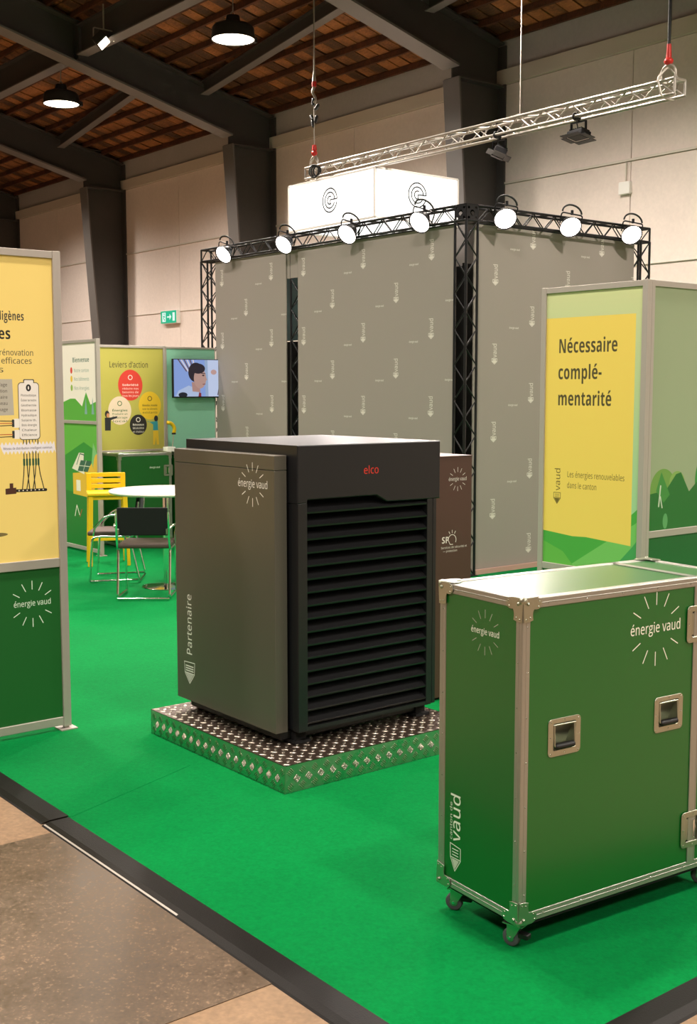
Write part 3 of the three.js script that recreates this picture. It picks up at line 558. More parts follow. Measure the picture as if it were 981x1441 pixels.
{
  const t = thing('desk_lamp', 'small yellow bent-neck lamp on a thin grey rod, on the far green case', 'lamp', [6.86, 1.05, -11.9]);
  part(t, 'rod', rod(V(6.87, 1.06, -11.9), V(6.895, 1.25, -11.9), .006), M.wire); part(t, 'base', new THREE.CylinderGeometry(.05, .055, .015, 16).translate(6.87, 1.0575, -11.9), M.wire);
  part(t, 'neck', bent([V(6.895, 1.24, -11.9), V(6.91, 1.31, -11.9), V(6.865, 1.365, -11.9), V(6.81, 1.372, -11.9)], .021, .05), M.yellow, 'yellow curved neck'); part(t, 'nozzle', new THREE.CylinderGeometry(.024, .024, .02, 12).translate(6.895, 1.245, -11.9), M.black);
}

// ---------------------------------------------------------------- flight cases
const aluProf = (a, b, inX, inY) => { // double-angle edge profile between two points: two flat flanges and a round bead
  const d = b.clone().sub(a), w = .026, t = .003, mk = (n, m) => { const g = new THREE.BoxGeometry(1, 1, 1), L = d.clone().normalize(); const c = a.clone().add(b).multiplyScalar(.5).addScaledVector(n, w / 2).addScaledVector(m, t / 2 - t); const M4 = new THREE.Matrix4().makeBasis(n.clone().multiplyScalar(w), m.clone().multiplyScalar(t), L.multiplyScalar(d.length())); g.applyMatrix4(M4); if (M4.determinant() < 0) { const ix = g.index.array; for (let i = 0; i < ix.length; i += 3) { const q = ix[i]; ix[i] = ix[i + 1]; ix[i + 1] = q; } } return g.translate(c.x, c.y, c.z); };
  const bead = (n, o) => rod(a.clone().addScaledVector(n, w), b.clone().addScaledVector(n, w), .0028, 6);
  return merge([mk(inX, inY), mk(inY, inX), rod(a.clone().addScaledVector(inX, .001).addScaledVector(inY, .001), b.clone().addScaledVector(inX, .001).addScaledVector(inY, .001), .0045, 8), bead(inX), bead(inY), rod(a.clone().addScaledVector(inX, w * .5).addScaledVector(inY, -.002), b.clone().addScaledVector(inX, w * .5).addScaledVector(inY, -.002), .0022, 6), rod(a.clone().addScaledVector(inY, w * .5).addScaledVector(inX, -.002), b.clone().addScaledVector(inY, w * .5).addScaledVector(inX, -.002), .0022, 6)]);
};
function caster(parent, x, z, top, turn, brake = true) {
  const c = new THREE.Group(); c.name = 'caster'; c.position.set(x, 0, z); c.rotation.y = turn; parent.add(c);
  const sub = (n, g, m) => { const q = new THREE.Mesh(g, m); q.name = n; q.castShadow = q.receiveShadow = true; c.add(q); };
  const r = .0295;
  const prof = [[.012, -.011], [r * .9, -.011], [r, -.006], [r, .006], [r * .9, .011], [.012, .011]].map(([a, b]) => new THREE.Vector2(a, b));
  sub('tyre', new THREE.LatheGeometry(prof, 24).rotateX(Math.PI / 2).translate(.018, r + .006, 0), M.rubber);
  sub('hub', new THREE.CylinderGeometry(.0135, .0135, .024, 16).rotateX(Math.PI / 2).translate(.018, r + .006, 0), M.zinc); sub('axle_bolt', new THREE.CylinderGeometry(.005, .005, .034, 8).rotateX(Math.PI / 2).translate(.018, r + .006, 0), M.chrome);
  const s = shapeOf([[-.022, top - .006], [.028, top - .006], [.03, r + .02], [.024, r - .002], [.012, r - .002], [-.004, r + .022]]);
  sub('fork', merge([ext(s, .002).translate(0, 0, .0125), ext(s, .002).translate(0, 0, -.0145), box(-.022, .028, top - .008, top - .004, -.0145, .0145)]), M.zinc);
  sub('mount_plate', box(-.035, .035, top - .004, top, -.032, .032), M.zinc);
  if (brake) sub('brake_pedal', rbox(-.045, -.008, r + .012, r + .03, -.013, .013, .005), M.black);
  return c;
}
function dishHandle(parent, x, y, z) { // on a face looking +z
  const h = new THREE.Group(); h.name = 'recessed_handle'; h.position.set(x, y, z); h.scale.set(.85, .85, 1); parent.add(h);
  const sub = (n, g, m) => { const q = new THREE.Mesh(g, m); q.name = n; q.castShadow = q.receiveShadow = true; h.add(q); };
  const s = roundRect(new THREE.Shape(), -.08, -.07, .16, .14, .016); s.holes.push(roundRect(new THREE.Path(), -.056, -.049, .112, .102, .006));
  sub('plate', ext(s, .0015, .0008).translate(0, 0, .0008), M.zinc);
  const D = .05; // dish walls with a slanted back
  sub('dish', merge([box(-.058, -.056, -.051, .055, -D, .001), box(.056, .058, -.051, .055, -D, .001), box(-.056, .056, -.051, -.049, -D, .001), box(-.056, .056, .053, .055, -.012, .001),
    bar(V(0, .053, -.01), V(0, -.05, -D + .004), .114, .002)]), M.zinc);
  sub('bail', bent([V(-.05, .045, .001), V(-.05, -.034, .004), V(.05, -.034, .004), V(.05, .045, .001)], .0036, .008), M.zinc);
  sub('hinge_bar', rod(V(-.054, .045, 0), V(.054, .045, 0), .0045), M.zinc);
  sub('grip', new THREE.CapsuleGeometry(.0115, .076, 4, 12).rotateZ(Math.PI / 2).translate(0, -.034, .004), M.black);
  const rv = []; for (const [a, b] of [[-.068, .06], [0, .0615], [.068, .06], [-.069, 0], [.069, 0], [-.068, -.06], [0, -.06], [.068, -.06]]) rv.push(new THREE.SphereGeometry(.0036, 8, 5).scale(1, 1, .5).translate(a, b, .003));
  sub('rivets', merge(rv), M.chrome);
}
function latch(parent, x, y, z) {
  const h = new THREE.Group(); h.name = 'butterfly_latch'; h.position.set(x, y, z); parent.add(h);
  const sub = (n, g, m) => { const q = new THREE.Mesh(g, m); q.name = n; q.castShadow = q.receiveShadow = true; h.add(q); };
  const s = roundRect(new THREE.Shape(), -.056, -.062, .112, .124, .014); s.holes.push(roundRect(new THREE.Path(), -.034, -.044, .068, .088, .005));
  sub('plate', ext(s, .0015, .0008).translate(0, 0, .0008), M.zinc);
  sub('dish', merge([box(-.036, -.034, -.046, .046, -.014, .001), box(.034, .036, -.046, .046, -.014, .001), box(-.034, .034, -.046, -.044, -.014, .001), box(-.034, .034, .044, .046, -.014, .001), box(-.036, .036, -.046, .046, -.0155, -.014)]), M.zinc);
  sub('twist_key', merge([new THREE.CylinderGeometry(.018, .018, .008, 16).rotateX(Math.PI / 2).translate(.006, 0, -.008), rbox(.001, .011, -.032, .032, -.006, .004, .002, 1)]), M.chrome);
  sub('hook_plate', rbox(-.03, -.018, -.038, .038, -.012, 0, .003, 1), M.zinc);
  const rv = []; for (const [a, b] of [[-.046, .052], [0, .054], [.046, .052], [-.047, 0], [-.046, -.052], [0, -.054], [.046, -.052]]) rv.push(new THREE.SphereGeometry(.0034, 8, 5).scale(1, 1, .5).translate(a, b, .003));
  sub('rivets', merge(rv), M.chrome);
}
// sheet-metal ball corner at a box corner; sx, sy, sz point inwards
function ballCorner(sx, sy, sz) {
  const list = [];
  const plate = (fn) => { // a lobed plate lying along two edges of a face: rounded outer ends, concave inside
    const s = new THREE.Shape(), L = .074, w = .035; s.moveTo(0, 0); s.lineTo(L * .72, 0); s.quadraticCurveTo(L * 1.02, .004, L, w * .6); s.quadraticCurveTo(L * .92, w * 1.15, w * 1.25, w * 1.0); s.quadraticCurveTo(w * 1.0, w * 1.25, w * 1.15, L * .92); s.quadraticCurveTo(w * .6, L, .004, L * .98); s.lineTo(0, 0);
    const g = ext(s, .0015, .0006, 5); list.push(fn(g));
  };
  const map = (ax, ay, az) => (g) => { const p = g.attributes.position; for (let i = 0; i < p.count; i++) { const a = p.getX(i), b = p.getY(i), c = p.getZ(i), q = [0, 0, 0]; q[ax] = a; q[ay] = b; q[az] = -c; p.setXYZ(i, q[0] * sx, q[1] * sy, q[2] * sz); } g.computeVertexNormals(); return g; };
  plate(map(0, 1, 2)); plate(map(2, 1, 0)); plate(map(0, 2, 1));
  list.push(new THREE.SphereGeometry(.014, 14, 10).translate(.0085 * sx, .0085 * sy, .0085 * sz));
  const rv = (x, y, z, r = .0042) => list.push(new THREE.SphereGeometry(r, 8, 6).translate(x * sx, y * sy, z * sz));
  for (const [a, b] of [[.064, .012], [.012, .064], [.06, .028], [.028, .06]]) { rv(a, b, -.002, .003); rv(-.002, b, a, .003); }
  rv(.018, .017, -.003, .0058); rv(-.003, .017, .018, .0058);
  return merge(list);
}
function flightCase(name, label, L, D, y0, y1, opt = {}) {
  // own axes: near corner at 0, long side along +x, depth along -z
  const t = thing(name, label, 'flight case', [0, 0, 0]);
  const i = .002;
  const face = new THREE.Shape(); face.moveTo(0, y0); face.lineTo(L, y0); face.lineTo(L, y1); face.lineTo(0, y1); face.closePath();
  for (const [hx, hy] of opt.handles ?? []) face.holes.push(roundRect(new THREE.Path(), hx - .0497, hy - .0438, .0994, .091, .0034));
  for (const [lx, ly] of opt.latches ?? []) face.holes.push(roundRect(new THREE.Path(), lx - .0365, ly - .0465, .073, .093, .004));
  part(t, 'front_board', ext(face, .008).translate(0, 0, -.008), M.green);
  part(t, 'end_board', box(0, .008, y0, y1, -D, -.008), M.green); part(t, 'end_board', box(L - .008, L, y0, y1, -D, -.008), M.green);
  part(t, 'rear_board', box(.008, L - .008, y0, y1, -D, -D + .008), M.green); part(t, 'top_board', box(.008, L - .008, y1 - .008, y1, -D + .008, -.008), M.green); part(t, 'bottom_board', box(.008, L - .008, y0, y0 + .008, -D + .008, -.008), M.green);
  const X = V(1, 0, 0), Y = V(0, 1, 0), Z = V(0, 0, 1), nX = V(-1, 0, 0), nY = V(0, -1, 0), nZ = V(0, 0, -1), e = .0;
  const E = (a, b, u, v) => part(t, 'edge_profile', aluProf(a, b, u, v), M.alu);
  for (const [z, zi] of [[0, nZ], [-D, Z]]) { E(V(0, y0, z), V(L, y0, z), Y, zi); E(V(0, y1, z), V(L, y1, z), nY, zi); E(V(0, y0, z), V(0, y1, z), X, zi); E(V(L, y0, z), V(L, y1, z), nX, zi); }
  for (const x of [0, L]) { const xi = x ? nX : X; E(V(x, y0, 0), V(x, y0, -D), Y, xi); E(V(x, y1, 0), V(x, y1, -D), nY, xi); }
  for (const x of [0, L]) for (const y of [y0, y1]) for (const z of [0, -D]) { const m = part(t, 'ball_corner', ballCorner(x ? -1 : 1, y === y1 ? -1 : 1, z ? 1 : -1), M.zinc); const o = .0055; m.position.set(x ? x + o : -o, y === y1 ? y + o : y - o, z ? z - o : o); }
  // rivets along the front profiles
  const rv = [], R = (x, y, z) => rv.push(new THREE.SphereGeometry(.0026, 6, 4).translate(x, y, z));
  for (let y = y0 + .09; y < y1 - .06; y += .14) { R(.017, y, .0035); R(-.0035, y + .03, -.017); R(-.0035, y, -D + .017); } for (let x = .1; x < L - .06; x += .16) { R(x, y1 - .017, .0035); R(x, y0 + .017, .0035); }
  part(t, 'rivets', merge(rv), M.chrome);
  if (opt.joint) { part(t, 'joint_profile', merge([box(opt.joint - .016, opt.joint + .016, y0 + .026, y1 - .026, -.001, .003), rod(V(opt.joint - .016, y0 + .026, .002), V(opt.joint - .016, y1 - .026, .002), .003), rod(V(opt.joint + .016, y0 + .026, .002), V(opt.joint + .016, y1 - .026, .002), .003), box(opt.joint - .016, opt.joint + .016, y1 - .002, y1 + .003, -D, 0)]), M.alu); }
  for (const [hx, hy] of opt.handles ?? []) dishHandle(t, hx, hy, 0);
  for (const [lx, ly] of opt.latches ?? []) latch(t, lx, ly, .003);
  if (opt.casters) {
    part(t, 'base_board', box(.012, L - .012, y0 - .016, y0 - .002, -D + .012, -.008), M.matteBlack, 'black base board');
    for (const [cx, cz, a] of opt.casters) caster(t, cx, cz, y0 - .016, a);
  } else part(t, 'skid', box(.02, L - .02, .006, y0, -D + .02, -.02), M.matteBlack);
  return t;
}
{
  const L = .965, D = .4, y0 = .106, y1 = 1.12;
  const t = flightCase('flight_case', 'green flight case on castors with aluminium edges and recessed handles', L, D, y0, y1, { handles: [[.177, .675], [.65, .675]], latches: [[.783, .965], [.783, .25]], joint: .78, casters: [[.035, -.045, 1.9], [.05, -D + .05, 2.2], [L - .05, -.045, 2.4], [L - .05, -D + .05, 2.0]] });
  t.position.set(2.586, 0, -2.408); t.rotation.y = -.09;
  const s1 = alphaPrint(.3, .3, 1600, (P) => sunburst(P, '#fff', .15, .15, .24, .124, .0034)); decal(t, 'sunburst_lettering', ink(0xe9edda, s1), 'pz', .58, .97, .0007, .3, .3);
  const s2 = alphaPrint(.2, .2, 1600, (P) => { sunburst(P, '#777', .1, .1, .138, .072, .0022); P.text('#fff', 'énergie vaud', .1, .1 - .138 * .055, .138 * .2, { align: 'center', width: .138 }); }); decal(t, 'sunburst_lettering', ink(0xdfead6, s2), 'nx', -.0007, .992, -.175, .2, .2);
  const s3 = alphaPrint(.09, .3, 1800, (P) => {
    P.text('#fff', 'vaud', .072, .12, .066, { turn: -Math.PI / 2, width: .165 }); P.text('#ccc', 'canton de', .03, .12, .018, { turn: -Math.PI / 2, width: .13 });
    P.line('#fff', .0028, [[.045, .018], [.022, .06], [.02, .108], [.074, .102], [.074, .06], [.045, .018]]); P.fill('#aaa', [[.045, .024], [.028, .058], [.067, .058]]); P.line('#fff', .0028, [[.022, .062], [.074, .062]]);
    for (const y of [.072, .082, .092]) P.line('#fff', .003, [[.032, y], [.062, y]]);
  });
  decal(t, 'canton_lettering', ink(0xdfead6, s3), 'nx', -.0007, .298, -.315, .09, .3);
}
{ // counters made of cases by the teal wall
  const t = flightCase('flight_case', 'green flight case used as a counter below the round bubbles', .66, .4, .02, 1.04, {});
  t.position.set(6.09, 0, -11.72);
  const s = alphaPrint(.2, .06, 1200, (P) => P.text('#fff', 'énergie vaud', .1, .02, .03, { align: 'center', width: .13 })); decal(t, 'lettering', ink(0xdfead6, s), 'pz', .45, .88, .0007, .2, .06);
  latch(t, .62, .84, .003);
  const u = flightCase('flight_case', 'green flight case behind the white table, hidden mostly by the heat pump', .8, .4, .02, 1.04, {}); u.position.set(6.8, 0, -11.7);
  const b = thing('sample_block', 'small white block lying on the far green flight case', 'block', [6.8, 1.05, -11.66]); part(b, 'block', rbox(6.72, 6.83, 1.047, 1.1, -11.85, -11.75, .006), M.white);
}

// ---------------------------------------------------------------- bistro furniture
{
  const t = thing('bistro_table', 'round white bistro table on a chrome disc foot', 'table', [5.2, 0, -9.13]);
  const top = [[0, .84], [.46, .84], [.492, .848], [.5, .86], [.492, .872], [0, .874]].map(([a, b]) => new THREE.Vector2(a, b));
  part(t, 'table_top', new THREE.LatheGeometry(top, 64).translate(5.2, 0, -9.13), M.tableTop);
  part(t, 'column', new THREE.CylinderGeometry(.03, .03, .82, 20).translate(5.2, .43, -9.13), M.chrome); part(t, 'collar', new THREE.CylinderGeometry(.09, .05, .02, 20).translate(5.2, .832, -9.13), M.chrome);
  part(t, 'foot_disc', new THREE.LatheGeometry([[0, .006], [.22, .006], [.22, .014], [.05, .03], [0, .03]].map(([a, b]) => new THREE.Vector2(a, b)), 40).translate(5.2, 0, -9.13), M.chrome);
}
function visitorChair(label) { // faces -z, chrome sled frame
  const t = thing('visitor_chair', label, 'chair', [0, 0, 0], 'black chairs with chrome sled frames'), w = .215, r = .0105;
  part(t, 'seat', (() => { const g = new RoundedBoxGeometry(.43, .04, .43, 4, .016); const p = g.attributes.position; for (let i = 0; i < p.count; i++) { const z = p.getZ(i); p.setY(i, p.getY(i) + .06 * z * z - (z < -.15 ? (z + .15) ** 2 * .6 : 0)); } g.computeVertexNormals(); return g.translate(0, .45, -.01); })(), M.seat, 'dark brown seat');
  part(t, 'backrest', (() => { const g = new RoundedBoxGeometry(.42, .235, .022, 6, .009); const p = g.attributes.position; for (let i = 0; i < p.count; i++) { const x = p.getX(i), y = p.getY(i); p.setZ(i, p.getZ(i) + .06 - x * x * 1.1 + y * .12); } g.computeVertexNormals(); return g.translate(0, .66, .2); })(), M.fabric, 'black backrest');
  for (const s of [-1, 1]) {
    part(t, 'side_frame', bent([V(s * w, .74, .235), V(s * w, .52, .215), V(s * w, .425, .19), V(s * w, .425, -.18), V(s * w, .02, -.21)], r, .05), M.chrome);
    part(t, 'sled_leg', bent([V(s * w, .425, .15), V(s * w, .03, .235), V(s * w, .017, -.21)], r, .03), M.chrome);
    part(t, 'armrest', bent([V(s * w, .6, .225), V(s * (w + .035), .625, .15), V(s * (w + .035), .62, -.05), V(s * w, .5, -.16), V(s * w, .43, -.17)], r, .05), M.chrome);
  }
  part(t, 'sled_bar', rod(V(-w, .017, .235), V(w, .017, .235), r), M.chrome); part(t, 'seat_bar', rod(V(-w, .425, -.14), V(w, .425, -.14), r), M.chrome);
  for (const s of [-1, 1]) part(t, 'back_clip', rbox(s * .2 - .006, s * .2 + .006, .555, .6, .2, .24, .002, 1), M.zinc);
  return t;
}
{
  const c = visitorChair('black backed chair with brown seat and chrome sled frame, its back to the heat pump');
  c.position.set(4.825, .006, -8.80); c.rotation.y = -.66;
  copyOf(c, 'black chair with chrome sled frame standing behind the yellow bar stool', [5.03, .006, -9.76], .95);
  copyOf(c, 'black chair with chrome sled frame across the white table, beside the heat pump', [5.72, .006, -9.2], 1.35);
}
{
  const t = thing('bar_stool', 'yellow wooden bar stool with slatted low backrest and square legs', 'stool', [0, 0, 0]);
  const legs = [[-.165, .16], [.165, .16], [-.165, -.16], [.165, -.16]];
  for (const [x, z] of legs) { const g = new RoundedBoxGeometry(.046, .7, .046, 2, .006); const p = g.attributes.position; for (let i = 0; i < p.count; i++) { const k = (.35 - p.getY(i)) / .7; p.setX(i, p.getX(i) + Math.sign(x) * .02 * k); p.setZ(i, p.getZ(i) + Math.sign(z) * .02 * k); } part(t, 'leg', g.translate(x, .35, z), M.yellow); }
  part(t, 'seat', new RoundedBoxGeometry(.4, .035, .39, 3, .012).translate(0, .715, 0), M.yellow); for (const z of [.16, -.16]) part(t, 'apron', rbox(-.16, .16, .66, .7, z - .012, z + .012, .004, 1), M.yellow);
  for (const x of [-.165, .165]) part(t, 'apron', rbox(x - .012, x + .012, .66, .7, -.16, .16, .004, 1), M.yellow);
  for (const [a, b, c, d] of [[-.175, .175, .158, .182], [-.175, .175, -.182, -.158], [-.187, -.163, -.17, .17], [.163, .187, -.17, .17]]) part(t, 'footrest', rbox(a, b, .255, .3, c, d, .004, 1), M.yellow);
  for (const x of [-.17, .17]) part(t, 'back_post', rbox(x - .024, x + .024, .73, .905, -.195, -.165, .006, 1), M.yellow);
  for (const y of [.75, .805, .865]) part(t, 'back_slat', rbox(-.15, .15, y, y + .042, -.192, -.168, .005, 1), M.yellow);
  t.position.set(5.43, .006, -10.71); t.rotation.y = -.42;
}

// ---------------------------------------------------------------- backdrop: black trusses, grey banners, spots
// truss with a square section from a to b: four chords and zigzag bracing on four sides
function truss(t, a, b, size, r, br, pitch, mat, skip) {
  const d = b.clone().sub(a), L = d.length(), u = d.clone().normalize(), up = Math.abs(u.y) > .9 ? V(1, 0, 0) : V(0, 1, 0), s = up.clone().addScaledVector(u, -up.dot(u)).normalize(), q = u.clone().cross(s), h = size / 2;
  const C = [[1, 1], [1, -1], [-1, -1], [-1, 1]].map(([m, n]) => (k) => a.clone().addScaledVector(u, k).addScaledVector(s, m * h).addScaledVector(q, n * h));
  for (const c of C) part(t, 'chord', rod(c(0), c(L), r, 8), mat);
  const n = Math.max(2, Math.round(L / pitch));
  for (let f = 0; f < 4; f++) {
    const A = C[f], B = C[(f + 1) % 4];
    for (let i = 0; i < n; i++) { const k0 = L * i / n, k1 = L * (i + 1) / n; part(t, 'brace', (i + (f % 2)) % 2 ? rod(A(k0), B(k1), br, 6, true) : rod(B(k0), A(k1), br, 6, true), mat); }
    part(t, 'end_bar', rod(A(0), B(0), r * .9, 6, true), mat); part(t, 'end_bar', rod(A(L), B(L), r * .9, 6, true), mat);
  }
}
const BX = 7.615, BZ = -7.86, TS = .145, TOPY = 3.42;
const tower = (label, x, z) => { const t = thing('truss_tower', label, 'truss', [x, 0, z], 'towers of the grey backdrop'); part(t, 'base_plate', box(x - .1, x + .1, .006, .014, z - .1, z + .1), M.blackMetal); truss(t, V(x, .014, z), V(x, 3.28, z), TS, .0125, .0062, .165, M.blackMetal); return t; };
const tc = [BX + TS / 2, BZ - TS / 2];
const farZ = -12.3, farX = 10.2;
tower('black truss tower at the near corner where the two grey banner walls meet', ...tc);
tower('black truss tower at the far left end of the grey backdrop, beside the television', tc[0], farZ - .06);
tower('black truss tower showing in the slit between two grey banners', tc[0] + .06, -10.59);
tower('black truss tower at the right end of the backdrop, above the yellow poster wall', farX, tc[1]);
const spreader = (label, a, b) => { const t = thing('lighting_truss', label, 'truss', [(a.x + b.x) / 2, a.y, (a.z + b.z) / 2], 'black trusses on top of the backdrop'); truss(t, a, b, TS * .95, .0125, .006, .15, M.blackMetal); return t; };
const ty = TOPY - TS / 2;
spreader('black box truss carrying four lit spots above the long grey banners', V(tc[0], ty, farZ - .13), V(tc[0], ty, tc[1] - TS / 2));
spreader('black box truss carrying three lit spots on the shorter side of the backdrop', V(tc[0] + TS / 2, ty, tc[1]), V(farX + TS / 2, ty, tc[1]));
{ const t = thing('corner_block', 'black perforated corner cube joining the backdrop trusses', 'truss corner', [tc[0], ty, tc[1]]);
  const h = TS / 2 + .004; for (const [sx, sz] of [[-1, 0], [0, 1], [1, 0], [0, -1]]) { const s = shapeOf([[-h, -h], [h, -h], [h, h], [-h, h]]); for (const [a, b, r] of [[0, 0, .028], [-.045, .045, .014], [.045, .045, .014], [-.045, -.045, .014], [.045, -.045, .014]]) { const c = new THREE.Path(); c.absarc(a, b, r, 0, Math.PI * 2); s.holes.push(c); } const g = ext(s, .004, 0, 5).rotateY(Math.atan2(sx, sz)).translate(tc[0] + sx * (h - .004), ty, tc[1] + sz * (h - .004)); part(t, 'side_plate', g, M.blackMetal); }
  for (const s of [-1, 1]) part(t, 'cap_plate', box(tc[0] - h, tc[0] + h, ty + s * h - .002, ty + s * h + .002, tc[1] - h, tc[1] + h), M.blackMetal); }
// banners
const GREYB = '#8f8780';
function logoBanner(w, h, seedX, ph) {
  return print(w, h, 560, GREYB, (P) => {
    const dy = .735, dx = .51; let c = 0;
    for (let x = seedX; x < w; x += dx, c++) for (let y = (c % 2 ? ph : ph + dy / 2) % dy; y < h; y += dy) {
      const a = '#cfc9c0'; shieldWord(P, a, x, y, .07, .2, 'vaud', { thin: .006, share: .26 });
      if (x + .25 < w) P.text('#d8d3ca', 'énergie vaud', x + .26, y + .34, .026, { align: 'center', width: .13 });
      if (rnd() < .5) for (const d of [60, 100, 140]) { const r = d * Math.PI / 180; P.line('#96908a', .003, [[x + .26 + .05 * Math.cos(r), y + .345 + .05 * Math.sin(r)], [x + .26 + .07 * Math.cos(r), y + .345 + .07 * Math.sin(r)]]); }
    }
  });
}
const cloth = (map) => std({ map, roughness: .82, bumpMap: T.fine, bumpScale: .0002 });
{
  const x = BX + .035, top = 3.262;
  const bn = (label, z0, z1, ph, s) => { const t = thing('fabric_banner', label, 'banner', [x, 0, (z0 + z1) / 2], 'grey banners of the backdrop'); part(t, 'fabric', box(x, x + .012, .03, top, z0, z1), cloth(logoBanner(z1 - z0, top - .03, s, ph))); part(t, 'hem_rod', rod(V(x + .006, top, z0), V(x + .006, top, z1), .009), M.blackMetal); return t; };
  bn('narrow grey banner with small shield logos at the far end of the backdrop', -12.17, -10.72, .36, .14);
  bn('wide grey banner with small shield logos behind the heat pump', -10.5, -8.035, .36, .1);
  const t = thing('fabric_strip', 'short plain grey strip bridging two banners under the truss', 'fabric', [x, 3.1, -10.61]); part(t, 'fabric', box(x + .014, x + .02, 2.96, top - .002, -10.74, -10.48), std({ color: GREYB, roughness: .85 }));
  const s = thing('backing_panel', 'dark teal panel seen through the slit between two grey banners', 'panel', [x + .3, 0, -10.6]); part(s, 'panel', box(x + .26, x + .28, 2.3, 3.05, -11.2, -10.1), M.darkTeal); part(s, 'lower_panel', box(x + .26, x + .28, .01, 2.29, -11.2, -10.1), M.drape);
  const z = BZ - .07, r = thing('fabric_banner', 'grey banner with small shield logos beside the yellow poster wall', 'banner', [9, 0, z], 'grey banners of the backdrop');
  part(r, 'fabric', box(7.79, 10.11, .03, top + .01, z - .012, z), cloth(logoBanner(10.12 - 7.79, top - .02, .28, .12))); part(r, 'hem_rod', rod(V(7.79, top + .01, z - .006), V(10.12, top + .01, z - .006), .009), M.blackMetal);
  const d = thing('black_drape', 'black cloth hanging inside the corner of the grey backdrop', 'drape', [8, 0, -8.3]); part(d, 'cloth', merge([box(8.02, 8.03, .01, 2.93, -8.9, -8.14), box(7.86, 8.03, .01, 2.93, -8.15, -8.14), box(7.84, 7.85, .01, 2.93, -8.14, -8.08)]), M.drape);
  const k = thing('skirting_board', 'pinkish beige skirting board at the foot of the right grey banner', 'board', [9, 0, z + .05]); part(k, 'board', box(7.8, 10.08, .006, .05, z + .01, z + .05), std({ color: 0xb39083, roughness: .6 }));
}
// LED spots clamped to the truss
function spot(label, p, aim) {
  const t = thing('led_spot', label, 'spotlight', [p.x, p.y, p.z], 'lit spots on the backdrop truss');
  const q = new THREE.Quaternion().setFromUnitVectors(V(0, 0, 1), aim.clone().sub(p).normalize());
  const head = (n, g, m, lab) => { g.applyQuaternion(q).translate(p.x, p.y, p.z); return part(t, n, g, m, lab); };
  const prof = [[0, -.1], [.05, -.1], [.062, -.07], [.062, -.05], [.09, -.02], [.108, .028], [.102, .03], [.098, .012], [0, .012]].map(([a, b]) => new THREE.Vector2(a, b));
  head('housing', new THREE.LatheGeometry(prof, 24).rotateX(Math.PI / 2), M.blackMetal);
  const lens = head('lens', new THREE.CircleGeometry(.1, 32).translate(0, 0, .016), M.spotLens, 'glowing lens'); lens.castShadow = false;
  head('yoke', bent([V(-.1, 0, -.03), V(-.11, .1, -.06), V(.11, .1, -.06), V(.1, 0, -.03)], .007, .03, 6), M.blackMetal);
  const back = V(0, .09, -.06).applyQuaternion(q).add(p);
  part(t, 'clamp', rod(back, back.clone().add(V(0, .045, 0)), .014), M.blackMetal);
  const side = V(1, 0, 0).applyQuaternion(q); const c = [];
  for (let i = 0; i <= 8; i++) { const a = i / 8 * Math.PI; c.push(back.clone().addScaledVector(side, .1 * Math.cos(a)).add(V(0, .02 + .075 * Math.sin(a), 0))); }
  part(t, 'power_cable', bent(c, .009, .02, 6), M.cable);
  const l = new THREE.SpotLight(SPOT_COLOR, SPOT_POWER, 0, .75, .7, 2); const dir = aim.clone().sub(p).normalize();
  l.position.copy(dir.clone().multiplyScalar(.05)); l.target.position.copy(dir); l.castShadow = true; l.shadow.radius = 3; t.add(l, l.target);
}
const fromLeft = ['first lit spot on the long truss, counted from its far end by the television', 'second lit spot on the long truss, counted from its far end by the television', 'third lit spot on the long truss, below the light box', 'fourth lit spot on the long truss, next to the corner cube'];
[-11.77, -10.57, -9.47, -8.38].forEach((z, i) => spot(fromLeft[i], V(BX - .09, 3.31, z), V(5.6 - 1.2, 1.2, z + .9)));
const fromCorner = ['lit spot on the short truss, next to the corner cube', 'lit spot at the middle of the short truss above the right grey banner', 'lit spot at the outer end of the short truss above the poster wall'];
[8.02, 8.92, 9.85].forEach((x, i) => spot(fromCorner[i], V(x, 3.32, BZ + .09), V(x - 1.9, .9, BZ + 3)));

